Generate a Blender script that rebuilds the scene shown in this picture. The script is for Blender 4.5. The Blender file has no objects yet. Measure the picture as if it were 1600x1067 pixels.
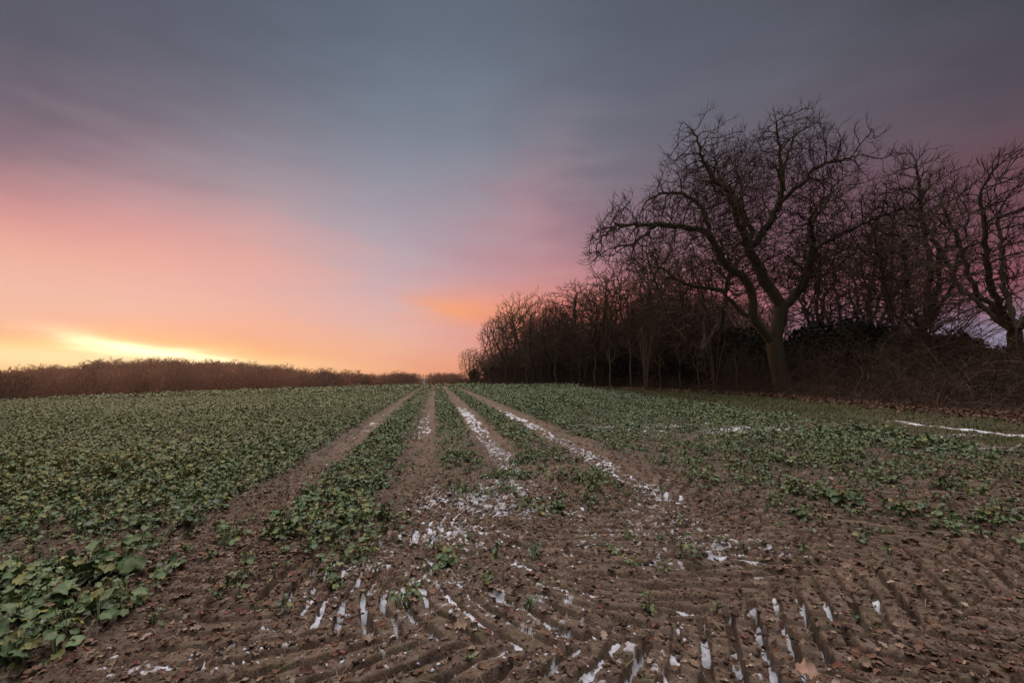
import bpy, math, random
import numpy as np
from math import radians, sin, cos, pi, atan2

# ------------------------------------------------------------------ camera
scene = bpy.context.scene
COL = scene.collection
CAM_Z = 1.6
F = 711.0                       # focal length in photo pixels (1600 wide) = 16 mm
PITCH = math.atan((588 - 533.5) / F)
cam_data = bpy.data.cameras.new('camera')
cam_data.sensor_width = 36.0
cam_data.lens = 16.0
cam_data.clip_start = 0.05
cam_data.clip_end = 9000
cam = bpy.data.objects.new('camera', cam_data)
cam.location = (0, 0, CAM_Z)
cam.rotation_euler = (radians(90) + PITCH, 0, 0)
COL.objects.link(cam)
scene.camera = cam

# ------------------------------------------------------------------ colour / render
scene.view_settings.view_transform = 'Standard'
scene.view_settings.look = 'None'
scene.view_settings.exposure = 0.0
scene.view_settings.gamma = 1.0
scene.render.engine = 'CYCLES'
scene.cycles.use_denoising = True
scene.cycles.max_bounces = 6
scene.cycles.diffuse_bounces = 3
scene.cycles.glossy_bounces = 2
scene.cycles.transmission_bounces = 2
scene.cycles.volume_bounces = 0


def s2l(c):
    return tuple((v / 255 / 12.92) if v / 255 <= 0.04045 else ((v / 255 + 0.055) / 1.055) ** 2.4 for v in c)


# ------------------------------------------------------------------ world: dusk sky, lit clouds
def pix_azel(px, py):
    az = math.atan((px - 800) / F)
    el = math.atan((588 - py) / F * math.cos(az))
    return az, el


SKY = [   # (azimuth pixel, [(py, sRGB)])
    (0,    [(588, (255, 196, 110)), (562, (255, 222, 150)), (545, (254, 224, 152)), (530, (252, 200, 138)), (516, (252, 188, 150)), (495, (243, 186, 158)), (450, (241, 188, 170)),
            (400, (236, 178, 158)), (350, (226, 160, 152)), (300, (196, 142, 145)), (250, (158, 125, 133)), (200, (128, 109, 122)), (150, (112, 102, 116)), (60, (96, 94, 108)), (0, (88, 90, 104))]),
    (200,  [(588, (255, 206, 112)), (565, (255, 226, 140)), (548, (255, 218, 140)), (528, (255, 198, 138)), (510, (253, 186, 150)), (490, (241, 188, 164)), (450, (237, 182, 168)),
            (400, (235, 172, 156)), (350, (220, 158, 155)), (300, (186, 146, 152)), (250, (154, 132, 142)), (200, (130, 117, 130)), (150, (113, 108, 122)), (60, (97, 98, 112)), (0, (89, 93, 108))]),
    (400,  [(588, (254, 190, 110)), (570, (255, 196, 118)), (550, (252, 182, 128)), (520, (246, 178, 146)), (480, (236, 180, 166)), (440, (230, 173, 165)),
            (400, (224, 168, 160)), (350, (203, 162, 163)), (300, (172, 152, 160)), (250, (150, 142, 154)), (200, (130, 128, 141)), (150, (115, 117, 131)), (60, (99, 106, 121)), (0, (91, 99, 114))]),
    (600,  [(588, (250, 172, 124)), (570, (248, 178, 138)), (540, (240, 182, 156)), (500, (226, 180, 172)), (450, (206, 174, 178)),
            (400, (188, 168, 176)), (350, (172, 160, 172)), (300, (154, 151, 164)), (250, (140, 142, 156)), (200, (126, 133, 147)), (150, (117, 127, 142)), (60, (103, 115, 131)), (0, (96, 107, 122))]),
    (730,  [(588, (248, 160, 118)), (560, (240, 164, 138)), (530, (226, 166, 158)), (505, (232, 162, 144)), (482, (250, 166, 118)), (462, (230, 160, 146)), (430, (200, 160, 166)),
            (390, (180, 154, 164)), (340, (166, 148, 160)), (290, (150, 144, 157)), (240, (136, 138, 151)), (190, (123, 131, 145)), (130, (114, 124, 139)), (60, (104, 114, 130)), (0, (97, 107, 122))]),
    (850,  [(588, (246, 150, 118)), (540, (240, 140, 112)), (500, (240, 140, 112)), (470, (226, 144, 130)), (440, (204, 146, 146)), (400, (182, 138, 146)), (350, (162, 130, 142)),
            (300, (142, 127, 140)), (250, (128, 126, 139)), (190, (116, 120, 134)), (120, (106, 113, 127)), (60, (100, 108, 122)), (0, (94, 102, 116))]),
    (1000, [(588, (220, 120, 110)), (520, (222, 118, 112)), (470, (208, 120, 120)), (430, (182, 124, 131)), (390, (156, 120, 130)), (340, (138, 110, 122)),
            (290, (124, 110, 122)), (240, (114, 110, 122)), (180, (105, 107, 120)), (120, (99, 103, 116)), (60, (94, 99, 112)), (0, (88, 94, 107))]),
    (1250, [(588, (156, 132, 152)), (530, (158, 128, 148)), (490, (168, 116, 128)), (440, (162, 104, 114)), (390, (140, 103, 114)), (340, (125, 92, 104)), (280, (106, 80, 93)),
            (220, (103, 92, 104)), (160, (100, 96, 107)), (100, (96, 96, 108)), (40, (90, 93, 105)), (0, (86, 90, 102))]),
    (1450, [(588, (150, 144, 166)), (530, (142, 132, 156)), (490, (146, 106, 124)), (440, (146, 80, 90)), (390, (128, 84, 96)), (340, (113, 79, 91)), (280, (105, 80, 91)),
            (230, (104, 85, 95)), (170, (96, 85, 96)), (100, (89, 84, 95)), (40, (83, 83, 94)), (0, (79, 80, 91))]),
    (1600, [(588, (150, 148, 172)), (530, (146, 142, 166)), (490, (150, 122, 140)), (440, (150, 84, 92)), (390, (128, 83, 95)), (340, (113, 78, 89)), (280, (110, 74, 84)),
            (230, (106, 77, 86)), (170, (93, 80, 91)), (100, (82, 76, 87)), (40, (77, 76, 87)), (0, (74, 75, 86))]),
]
ZENITH = 2.7        # linear luminance of an unseen bright overhead, added to light the ground
BACK = 0.05          # same for the unseen sky behind the camera, darkened so the wood stays dark

world = bpy.data.worlds.new('World')
scene.world = world
world.use_nodes = True
wt = world.node_tree
wt.nodes.clear()
N = wt.nodes
L = wt.links


def wnode(t, **kw):
    n = N.new(t)
    for k, v in kw.items():
        setattr(n, k, v)
    return n


def wmath(op, a, b=None, c=None, clamp=False):
    n = N.new('ShaderNodeMath')
    n.operation = op
    n.use_clamp = clamp
    for i, v in enumerate((a, b, c)):
        if v is None:
            continue
        if isinstance(v, (int, float)):
            n.inputs[i].default_value = v
        else:
            L.new(v, n.inputs[i])
    return n.outputs[0]


tc = wnode('ShaderNodeTexCoord')
sep = wnode('ShaderNodeSeparateXYZ')
nrm = wnode('ShaderNodeVectorMath', operation='NORMALIZE')
L.new(tc.outputs['Generated'], nrm.inputs[0])
L.new(nrm.outputs[0], sep.inputs[0])
az = wmath('ARCTAN2', sep.outputs[0], sep.outputs[1])
el = wmath('ARCSINE', sep.outputs[2])
# cloud streak warp: long soft noise on (az, el)
comb = wnode('ShaderNodeCombineXYZ')
L.new(wmath('ADD', wmath('MULTIPLY', az, 1.6), wmath('MULTIPLY', el, 1.5)), comb.inputs[0])
L.new(wmath('MULTIPLY', el, 7.0), comb.inputs[1])
nz = wnode('ShaderNodeTexNoise')
nz.inputs['Scale'].default_value = 1.6
nz.inputs['Detail'].default_value = 5.0
nz.inputs['Roughness'].default_value = 0.5
L.new(comb.outputs[0], nz.inputs['Vector'])
nz2 = wnode('ShaderNodeTexNoise')
nz2.inputs['Scale'].default_value = 3.1
nz2.inputs['Detail'].default_value = 4.0
L.new(comb.outputs[0], nz2.inputs['Vector'])
warp = wmath('SUBTRACT', nz.outputs[0], 0.5)
el2 = wmath('ADD', el, wmath('MULTIPLY', wmath('MULTIPLY', warp, 0.055), wmath('MULTIPLY', el, 2.5, clamp=True)))
az2 = wmath('ADD', az, wmath('MULTIPLY', wmath('SUBTRACT', nz2.outputs[0], 0.5), 0.24))
ELMAX = radians(47)
fac = wmath('DIVIDE', el2, ELMAX, clamp=True)
prev = None
prev_az = None
for px, stops in SKY:
    ramp = wnode('ShaderNodeValToRGB')
    a0 = math.atan((px - 800) / F)
    pts = sorted((max(0.0, math.atan((588 - py) / F * cos(a0)) / ELMAX), s2l(c)) for py, c in stops)
    cr = ramp.color_ramp
    cr.interpolation = 'B_SPLINE'
    while len(cr.elements) < len(pts):
        cr.elements.new(0.5)
    for i, (p, c) in enumerate(pts):
        cr.elements[i].position = p
        cr.elements[i].color = (*c, 1)
    L.new(fac, ramp.inputs[0])
    if prev is None:
        prev = ramp.outputs[0]
    else:
        mr = wnode('ShaderNodeMapRange')
        mr.inputs[1].default_value = prev_az
        mr.inputs[2].default_value = a0
        L.new(az2, mr.inputs[0])
        mx = wnode('ShaderNodeMix', data_type='RGBA')
        L.new(mr.outputs[0], mx.inputs[0])
        L.new(prev, mx.inputs[6])
        L.new(ramp.outputs[0], mx.inputs[7])
        prev = mx.outputs[2]
    prev_az = a0


def blob(col_in, px, py, sa, se, colr, strength=1.0, slant=0.0, lower_cut=None):
    """a lit patch of cloud, soft edged, at an azimuth / elevation"""
    a0, e0 = pix_azel(px, py)
    da = wmath('SUBTRACT', az2, a0)
    de = wmath('SUBTRACT', wmath('SUBTRACT', el2, e0), wmath('MULTIPLY', da, slant))
    q = wmath('ADD', wmath('POWER', wmath('ABSOLUTE', wmath('DIVIDE', da, sa)), 2.0), wmath('POWER', wmath('ABSOLUTE', wmath('DIVIDE', de, se)), 2.0))
    w = wmath('MULTIPLY', wmath('EXPONENT', wmath('MULTIPLY', q, -1.0)), strength)
    mx = wnode('ShaderNodeMix', data_type='RGBA')
    L.new(w, mx.inputs[0])
    L.new(col_in, mx.inputs[6])
    mx.inputs[7].default_value = (*[v * 1.0 for v in colr], 1)
    return mx.outputs[2]


prev = blob(prev, 262, 556, 0.115, 0.0135, (2.2, 1.7, 1.05), 0.95, slant=-0.20)
prev = blob(prev, 90, 559, 0.34, 0.0145, (1.10, 0.84, 0.46), 0.85, slant=-0.02)
prev = blob(prev, 705, 482, 0.07, 0.022, s2l((255, 168, 112)), 0.55, slant=-0.12)
prev = blob(prev, 800, 352, 0.12, 0.12, s2l((194, 146, 153)), 0.36, slant=0.8)
# overhead and behind
up = wnode('ShaderNodeMapRange', interpolation_type='SMOOTHSTEP')
up.inputs[1].default_value = radians(43)
up.inputs[2].default_value = radians(68)
L.new(el, up.inputs[0])
mxu = wnode('ShaderNodeMix', data_type='RGBA')
L.new(up.outputs[0], mxu.inputs[0])
aabs = wmath('ABSOLUTE', wmath('ADD', az, 0.15))
bk = wnode('ShaderNodeMapRange', interpolation_type='SMOOTHSTEP')
bk.inputs[1].default_value = radians(62)
bk.inputs[2].default_value = radians(100)
L.new(aabs, bk.inputs[0])
mxb = wnode('ShaderNodeMix', data_type='RGBA')
L.new(bk.outputs[0], mxb.inputs[0])
L.new(prev, mxb.inputs[6])
mxb.inputs[7].default_value = (BACK * 0.95, BACK * 0.95, BACK * 1.15, 1)
L.new(mxb.outputs[2], mxu.inputs[6])
mxu.inputs[7].default_value = (ZENITH * 1.0, ZENITH * 0.93, ZENITH * 0.92, 1)
bg = wnode('ShaderNodeBackground')
L.new(mxu.outputs[2], bg.inputs[0])
bg.inputs[1].default_value = 1.0
out = wnode('ShaderNodeOutputWorld')
L.new(bg.outputs[0], out.inputs[0])

# low sun already behind the far wood: only a faint, very soft warm light is left of it
sun_az = math.atan((250 - 800) / F)
sd = bpy.data.lights.new('sun', 'SUN')
sd.energy = 0.8
sd.angle = radians(22)
sd.color = (1.0, 0.62, 0.38)
so = bpy.data.objects.new('sun', sd)
so.rotation_euler = (radians(-76), 0, -sun_az)
COL.objects.link(so)


# ------------------------------------------------------------------ helpers
rng = np.random.default_rng(7)


def tag(o, label=None, cat=None, group=None, kind=None):
    if label: o['label'] = label
    if cat: o['category'] = cat
    if group: o['group'] = group
    if kind: o['kind'] = kind
    return o


def empty(name, loc, rz=0.0):
    o = bpy.data.objects.new(name, None)
    o.location = loc
    o.rotation_euler = (0, 0, rz)
    o.empty_display_size = 0.2
    COL.objects.link(o)
    return o


def mesh_np(name, verts, faces, mat=None, cols=None, smooth=False):
    """verts (n,3), faces: list of (m,k) int arrays"""
    me = bpy.data.meshes.new(name)
    verts = np.ascontiguousarray(verts, dtype=np.float32)
    if not isinstance(faces, (list, tuple)):
        faces = [faces]
    faces = [np.asarray(f, dtype=np.int32) for f in faces if len(f)]
    nl = sum(f.size for f in faces)
    nf = sum(len(f) for f in faces)
    me.vertices.add(len(verts))
    me.vertices.foreach_set('co', verts.ravel())
    me.loops.add(nl)
    me.loops.foreach_set('vertex_index', np.concatenate([f.ravel() for f in faces]))
    me.polygons.add(nf)
    tot = np.concatenate([np.full(len(f), f.shape[1], dtype=np.int32) for f in faces])
    st = np.concatenate([[0], np.cumsum(tot)[:-1]]).astype(np.int32)
    me.polygons.foreach_set('loop_start', st)
    me.polygons.foreach_set('loop_total', tot)
    if smooth:
        me.polygons.foreach_set('use_smooth', np.ones(nf, dtype=bool))
    me.update(calc_edges=True)
    if cols is not None:
        for an, arr in cols.items():
            arr = np.asarray(arr, dtype=np.float32)
            if arr.ndim == 1:
                at = me.attributes.new(an, 'FLOAT', 'POINT')
                at.data.foreach_set('value', arr)
            else:
                at = me.attributes.new(an, 'FLOAT_COLOR', 'POINT')
                if arr.shape[1] == 3:
                    arr = np.concatenate([arr, np.ones((len(arr), 1), np.float32)], 1)
                at.data.foreach_set('color', np.ascontiguousarray(arr).ravel())
    if mat: me.materials.append(mat)
    return me


def obj(name, me, parent=None):
    o = bpy.data.objects.new(name, me)
    COL.objects.link(o)
    if parent: o.parent = parent
    return o


_tab = [np.random.default_rng(100 + i).random((256, 256)).astype(np.float32) for i in range(8)]


def vn(x, y, s=0):
    """smooth value noise 0..1"""
    t = _tab[s % 8]
    x = x + 17.3 * s
    y = y + 9.7 * s
    ix = np.floor(x).astype(np.int64)
    iy = np.floor(y).astype(np.int64)
    fx = (x - ix)
    fy = (y - iy)
    fx = fx * fx * fx * (fx * (fx * 6 - 15) + 10)
    fy = fy * fy * fy * (fy * (fy * 6 - 15) + 10)
    a = t[ix & 255, iy & 255]; b = t[(ix + 1) & 255, iy & 255]
    c = t[ix & 255, (iy + 1) & 255]; d = t[(ix + 1) & 255, (iy + 1) & 255]
    return (a * (1 - fx) + b * fx) * (1 - fy) + (c * (1 - fx) + d * fx) * fy


def fbm(x, y, s=0, o=4, g=0.5):
    r = 0; a = 1.0; t = 0
    for i in range(o):
        r = r + a * vn(x * (2 ** i), y * (2 ** i), s + i)
        t += a; a *= g
    return r / t


def worley(x, y, s=0):
    """cellular noise: distance to the nearest point and that cell's random value"""
    ix = np.floor(x).astype(np.int64); iy = np.floor(y).astype(np.int64)
    best = np.full(x.shape, 9.0); rnd = np.zeros(x.shape)
    ta, tb, tc_ = _tab[s % 8], _tab[(s + 1) % 8], _tab[(s + 2) % 8]
    for dx in (-1, 0, 1):
        for dy in (-1, 0, 1):
            a = (ix + dx) & 255; b = (iy + dy) & 255
            q = (ix + dx + ta[a, b] - x) ** 2 + (iy + dy + tb[a, b] - y) ** 2
            m = q < best
            best = np.where(m, q, best)
            rnd = np.where(m, tc_[a, b], rnd)
    return np.sqrt(best), rnd


def sstep(a, b, x):
    t = np.clip((x - a) / (b - a), 0, 1)
    return t * t * (3 - 2 * t)


# ------------------------------------------------------------------ terrain
_pts = np.array([(0, 3, 0), (-4, 12, 0), (4, 12, .08), (-12, 12, -.2), (9, 15, .4), (17.8, 30, .6), (17, 15, .5), (8.4, 30, .4), (14, 50, .1),
                 (5.5, 63, .15), (-4.4, 78, .2), (-19, 100, -.4), (-60, 54, -1.4), (-40, 75, -.9), (-12, 45, -.2), (-30, 30, -.6), (0, 0, 0), (3, 3, .03), (-3, 3, -.03)], float)


def _basis(x, y):
    return np.stack([np.ones_like(x), x, y, x * x / 30, x * y / 40, y * y / 60], -1)


_A = _basis(_pts[:, 0], _pts[:, 1])
_w = np.ones(len(_pts)); _w[0] = 6
_coef = np.linalg.lstsq(_A * _w[:, None], _pts[:, 2] * _w, rcond=None)[0]
_z0 = float(_basis(np.array([0.0]), np.array([3.0]))[0] @ _coef)


def beyond(x, y):
    """metres past the far edge of the field"""
    return (x + 19) * -.746 + (y - 100) * .665


def T(x, y):
    x = np.asarray(x, float); y = np.asarray(y, float)
    xc = np.clip(x, -75, 30); yc = np.clip(y, -12, 105)
    z = _basis(xc, yc) @ _coef - _z0
    s = beyond(x, y)
    z = z - 8.6 * sstep(-3, 60, s) - 4 * sstep(250, 600, s)
    z = z + 11.0 * sstep(260, 700, s)
    z = z + 10.5 * np.exp(-((x + 168) / 70) ** 2 - ((y - 225) / 60) ** 2) * sstep(90, 170, s)
    return z


_cp, _sp = cos(PITCH), sin(PITCH)


def ray(px, py):
    u = (px - 800) / F; v = (533.5 - py) / F
    return np.array([u, _cp - v * _sp, _sp + v * _cp])


def ground(px, py):
    """point of the terrain seen at a photo pixel"""
    d = ray(px, py)
    lo = 0.5
    t = lo
    for i in range(4000):
        p = d * t
        if CAM_Z + p[2] <= T(p[0], p[1]):
            break
        t *= 1.01
    a, b = t / 1.01, t
    for i in range(30):
        m = (a + b) / 2
        p = d * m
        if CAM_Z + p[2] <= T(p[0], p[1]): b = m
        else: a = m
    p = d * b
    return float(p[0]), float(p[1])


def at(px, Y):
    """x of the vertical through photo column px at distance Y (near the horizon)"""
    return (px - 800) / F * Y


def tram(k, y):
    return (-2.22, -0.37, 1.36, 3.10)[k] - 0.168 * y


# headland tyre tracks (centre lines on the ground)
def spline(pts, n=14):
    pts = np.array(pts, float)
    P = np.vstack([2 * pts[0] - pts[1], pts, 2 * pts[-1] - pts[-2]])
    o = []
    for i in range(1, len(P) - 2):
        p0, p1, p2, p3 = P[i - 1:i + 3]
        for t in np.linspace(0, 1, n, endpoint=False):
            o.append(.5 * (2 * p1 + (p2 - p0) * t + (2 * p0 - 5 * p1 + 4 * p2 - p3) * t * t + (3 * p1 - p0 - 3 * p2 + p3) * t ** 3))
    o.append(P[-2])
    return np.array(o)


TRACKS = []


def head_track(pix, width, pitch, sgn, k=.95):
    TRACKS.append((spline([ground(*p) for p in pix], 7), width, pitch, sgn, k))


head_track([(1000, 740), (1080, 795), (1220, 832), (1420, 836), (1700, 812)], 1.5, .40, -1, 1.7)
head_track([(600, 830), (700, 800), (820, 790), (960, 815), (1060, 850)], .9, .20, -1)
head_track([(900, 1120), (1100, 1085), (1300, 1075), (1600, 1040), (1900, 1000)], 1.7, .34, -1, 1.5)
A_PATH = [(380, 830), (370, 890), (440, 955), (590, 995), (760, 1004), (950, 992), (1080, 955), (1250, 900), (1420, 855), (1600, 822), (1800, 800)]
head_track(A_PATH, 5.6, .42, -1, 1.9)          # many passes side by side, sweeping round to the right
head_track(A_PATH, 1.55, .235, -1, 1.0)


def track_coords(x, y, line):
    """signed offset and arclength to the nearest point of a polyline"""
    best = np.full(x.shape, 1e9); ss = np.zeros(x.shape); tt = np.zeros(x.shape)
    acc = 0.0
    for i in range(len(line) - 1):
        a = line[i]; b = line[i + 1]
        d = b - a; l = np.hypot(*d)
        if l < 1e-6: continue
        d = d / l
        rx = x - a[0]; ry = y - a[1]
        s = np.clip(rx * d[0] + ry * d[1], 0, l)
        ex = rx - d[0] * s; ey = ry - d[1] * s
        q = ex * ex + ey * ey
        m = q < best
        best = np.where(m, q, best)
        ss = np.where(m, acc + s, ss)
        tt = np.where(m, d[0] * ey - d[1] * ex, tt)
        acc += l
    return tt, ss, np.sqrt(best)


def lug(t, s, half, pitch, sgn, k=.95):
    """tyre lug imprint: returns height offset and the lee-side phase"""
    side = (t > 0)
    ph = s / pitch + sgn * -np.abs(t) / pitch * k + np.where(side, 0.5, 0.0)
    u = ph - np.floor(ph)
    groove = sstep(0.0, 0.07, u) * (1 - sstep(0.32, 0.44, u))
    endf = 1 - sstep(half * .82, half, np.abs(t))
    centre = sstep(0.0, .05, np.abs(t)) * .7 + .3
    lee = sstep(0.06, 0.11, u) * (1 - sstep(0.24, 0.32, u))
    return groove * endf * centre, lee * endf, np.floor(ph)


def surface(x, y):
    """macro height M, detail height D, snow mask S, bare soil mask B"""
    M = T(x, y)
    near = 1 - sstep(14, 24, np.hypot(x, y))
    clod = (fbm(x * 6, y * 6, 1, 3) - .5) * .10 + (np.abs(fbm(x * 15, y * 15, 5, 3) - .5) - .12) * .07 + (fbm(x * 40, y * 40, 3, 2) - .5) * .036
    M = M + (fbm(x * .9, y * .9, 2, 3) - .5) * .10 * near
    D = clod * 1.0
    nr = y < 9.5
    if nr.any():
        xa = x[nr] + (fbm(x[nr] * 9, y[nr] * 9, 2, 2) - .5) * .06; ya = y[nr] + (fbm(x[nr] * 9, y[nr] * 9, 4, 2) - .5) * .06
        f1, c1 = worley(xa / .075, ya / .075, 1)
        f2, c2 = worley(xa / .032, ya / .032, 4)
        D[nr] += (1 - np.clip(f1 / .62, 0, 1) ** 2) * (.25 + c1 ** 2) * .022 + (1 - np.clip(f2 / .62, 0, 1) ** 2) * c2 ** 2 * .016 - .016
    lee = np.zeros_like(x)
    B = np.zeros_like(x)
    warp = (fbm(x * 2.2, y * 2.2, 5, 3) - .5) * .19
    gx = (fbm(x * .7 + 50, y * .7, 6, 2))
    for k in range(4):
        t = x - tram(k, y)
        half = .30
        w = 1 - sstep(.22, .36, np.abs(t + (vn(y * 1.2, y * 0 + k, 4) - .5) * .12))
        w = w * sstep(4.6, 6.0, y) * (1 - sstep(108, 112, y))
        g, le, _ = lug(t + warp * .3, y + warp, half, .2, -1)
        nearf = 1 - sstep(15, 26, y)
        amp = .05 * nearf * (.5 + .8 * gx)
        D = D * (1 - .6 * w) - w * g * amp
        lee = np.maximum(lee * (1 - w), w * le)
        M = M - w * .05
        B = np.maximum(B, w)
    sel = (y < 11) & (y > .6)
    if sel.any():
        xs = x[sel]; ys = y[sel]; wp = warp[sel]
        Ds = D[sel]; ls = lee[sel]; Bs = B[sel]; Ms = M[sel]; gs = gx[sel]
        for line, width, pitch, sgn, slope in TRACKS:
            t, s, d = track_coords(xs, ys, line)
            half = width / 2
            w = (1 - sstep(half * .86, half * 1.05, d + (vn(xs * 3, ys * 3, 2) - .5) * .10))
            g, le, idx = lug(t + wp * .25, s + wp * .8, half, pitch, sgn, slope)
            vary = .35 + .9 * vn(idx * 3.3 + .5, np.sign(t) * 5.5 + 20, 5)
            vary = vary * np.clip(2.6 * gs - .30, .55 if slope > 1.2 else .35, 1.25) * (1.2 if slope > 1.2 else 1.0)
            rough = .74
            if width == 1.55: vary = vary * 1.35
            if width > 3:
                w = w * (t > 0) * sstep(-.5, .6, xs) * sstep(2.75, 2.2, np.abs(t) + (vn(xs * 1.3, ys * 1.3, 7) - .5) * .9)
                vary = (.35 + 1.0 * vn(idx * 3.7, np.abs(t) * 1.6 + idx * 1.9, 6)) * 1.45
                rough = .72
            Ds = Ds * (1 - rough * w) - w * g * .10 * vary + w * (1 - g) * .008
            ls = np.maximum(ls * (1 - w), w * le)
            Bs = np.maximum(Bs, w)
            Ms = Ms - w * .02
        D[sel] = Ds; lee[sel] = ls; B[sel] = Bs; M[sel] = Ms
    return M, D, lee, B


def crop_density(x, y):
    """how much oilseed crop grows at a place (0..1)"""
    n = fbm(x * .9, y * .9, 0, 3)
    n2 = fbm(x * 2.4, y * 2.4, 3, 2)
    j = (fbm(x * 1.7, y * 1.7, 6, 2) - .5) * .5
    edge_far = sstep(2.5, .5, beyond(x, y))
    d = np.zeros_like(x)
    t0, t1, t2, t3 = (x - tram(k, y) + j * .5 for k in range(4))
    left = sstep(-.28, -.52, t0) * sstep(3.9, 4.7, y + j)
    gap = 1 - .75 * np.exp(-((y - 4.3 + j) / .35) ** 2) * sstep(-4.8, -3.4, x)
    left = np.maximum(left, sstep(-2.62, -2.80, x + j * .35) * (y < 5) ) * gap
    left = left * np.where(y < 6.2, .30 + .70 * sstep(.40, .58, n2 + .25 * sstep(4.6, 6.2, y) + .3 * np.exp(-((y - 3.2) / .55) ** 2)), 1)
    d = np.maximum(d, left)
    b1 = sstep(.34, .52, t0) * sstep(-.30, -.50, t1) * np.clip(sstep(4.2, 5.2, y - j * 2), 0, 1)
    b1 = np.maximum(b1, .60 * sstep(.3, .6, t0) * sstep(.25, -.25, t1) * sstep(3.1, 4.2, y) * sstep(.38, .56, n2))
    d = np.maximum(d, b1)
    b2 = sstep(.32, .55, t1) * sstep(-.30, -.48, t2) * sstep(7.2, 9.0, y + j * 3)
    d = np.maximum(d, b2 * (.55 + .45 * sstep(13, 18, y)))
    b3 = sstep(.32, .55, t2) * sstep(-.32, -.55, t3) * (.25 * sstep(5.2, 6.5, y) + .75 * sstep(8.5, 12.0, y + j * 3))
    d = np.maximum(d, b3 * np.where(y < 12, sstep(.36, .58, n2), 1))
    b4 = sstep(.40, .8, t3) * sstep(7.2, 8.4, y + .12 * x + j * 2)
    patch = np.where(y < 15, sstep(.38, .60, n + .16 * sstep(11, 17, y) - .12 * np.exp(-((x - 4.5) / 2.2) ** 2 - ((y - 12.5) / 2.2) ** 2)), 1)
    b4 = b4 * (patch + (1 - patch) * np.maximum(sstep(15, 19, y), .30))
    b4 = b4 * (1 - sstep(9.2, 9.7, x + .03 * y + j * .7))
    d = np.maximum(d, b4)
    d = np.clip(np.maximum(d, .07 * sstep(.42, .6, n2) * (1 - .8 * sstep(-.3, .5, x) * sstep(7, 5.5, y))) * edge_far, 0, 1)
    fuzz = sstep(.2, .9, t3) * sstep(4.5, 6.6, y + j + .25 * x) * (.28 + .45 * sstep(.40, .60, fbm(x * 1.5, y * 2.2, 1, 3))) * (1 - sstep(9.2, 9.7, x + .03 * y))
    mid = sstep(.3, .6, t1) * sstep(.1, -.4, t3) * sstep(3.4, 5.2, y) * .60 * sstep(.44, .62, fbm(x * 1.8, y * 1.8, 5, 3)) * (1 - sstep(9, 12, y))
    d = np.maximum(d, np.maximum(fuzz, mid) * edge_far)
    return d


def snow_density(x, y):
    """where the last of the snow still lies"""
    q = np.zeros_like(x)
    n = fbm(x * .8, y * .8, 4, 2)
    for k, (y0, y1, y2, y3, a) in enumerate(((8, 11, 15, 24, .50), (11.0, 13, 17, 24, .68), (6.5, 8.5, 20, 30, 1.0), (4.6, 6.5, 17, 28, .95))):
        t = np.abs(x - tram(k, y))
        q = np.maximum(q, a * (1 - sstep(.10, .34, t)) * sstep(y0, y1, y) * (1 - sstep(y2, y3, y)))
    for (cx, cy, rx, ry, a) in SNOW_SPOTS:
        q = np.maximum(q, a * np.exp(-((x - cx) / rx) ** 2 - ((y - cy) / ry) ** 2))
    return q * (.55 + .9 * n)


SNOW_SPOTS = []
for px, py, rx, ry, a in [(730, 780, 1.0, .9, 1.05), (690, 830, .6, .45, 1.0), (800, 760, .6, 1.2, 1.0), (560, 880, .45, .22, .85), (800, 790, .6, .6, .9), (775, 918, .25, .14, 1.0), (400, 1010, .4, .22, .95), (300, 1025, .3, .2, .7),
                          (600, 1010, .8, .4, .65), (800, 1030, .7, .4, .62), (1000, 1010, .55, .45, .66), (960, 900, .7, .3, .55), (1090, 830, .5, .5, 1.15), (1040, 790, .6, .8, 1.05), (930, 850, 1.0, .8, .80), (1150, 850, .7, .5, .8), (1010, 870, .6, .4, .85), (900, 800, .5, .4, .7), (1010, 820, .6, .4, .7),
                          (1170, 950, .5, .4, .5), (1290, 950, .5, .5, .4), (1010, 667, 2.0, 1.0, 1.05), (1150, 672, 2.4, .9, .95), (1450, 682, 1.7, .45, 1.05), (1560, 700, 1.6, .45, .95), (1300, 690, 1.8, .5, .8), (1420, 790, 1.2, .4, .5), (1200, 795, .8, .3, .7),
                          (1380, 800, .7, .3, .5), (1250, 1050, .6, .3, .45), (1500, 1000, .8, .5, .3), (800, 930, 2.0, 1.6, .68), (620, 1030, 1.3, .5, .55), (760, 850, 1.0, .7, .6), (720, 1040, .7, .3, .6), (890, 800, .3, .3, .9), (480, 950, .5, .35, .45), (300, 840, .35, .2, .45)]:
    gx_, gy_ = ground(px, py)
    SNOW_SPOTS.append((gx_, gy_, rx, ry, a))

# wood edge on the right (x, y) polyline, nearest first
WOOD = np.array([(14.0, -10), (15.8, 8), (15.9, 16), (16.6, 24), (16.6, 32), (14.5, 42), (12.0, 50), (8.0, 58), (4.5, 65), (-3.0, 78), (-9.5, 90), (-13.5, 99)], float)


def wood_side(x, y):
    """signed metres inside the wood (positive) from its edge"""
    t, s, d = track_coords(np.atleast_1d(np.asarray(x, float)), np.atleast_1d(np.asarray(y, float)), WOOD)
    return -np.sign(t) * d


# ------------------------------------------------------------------ materials
def new_mat(name):
    m = bpy.data.materials.new(name)
    m.use_nodes = True
    nt = m.node_tree
    nt.nodes.clear()
    o = nt.nodes.new('ShaderNodeOutputMaterial')
    b = nt.nodes.new('ShaderNodeBsdfPrincipled')
    nt.links.new(b.outputs[0], o.inputs[0])
    return m, nt, b


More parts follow.
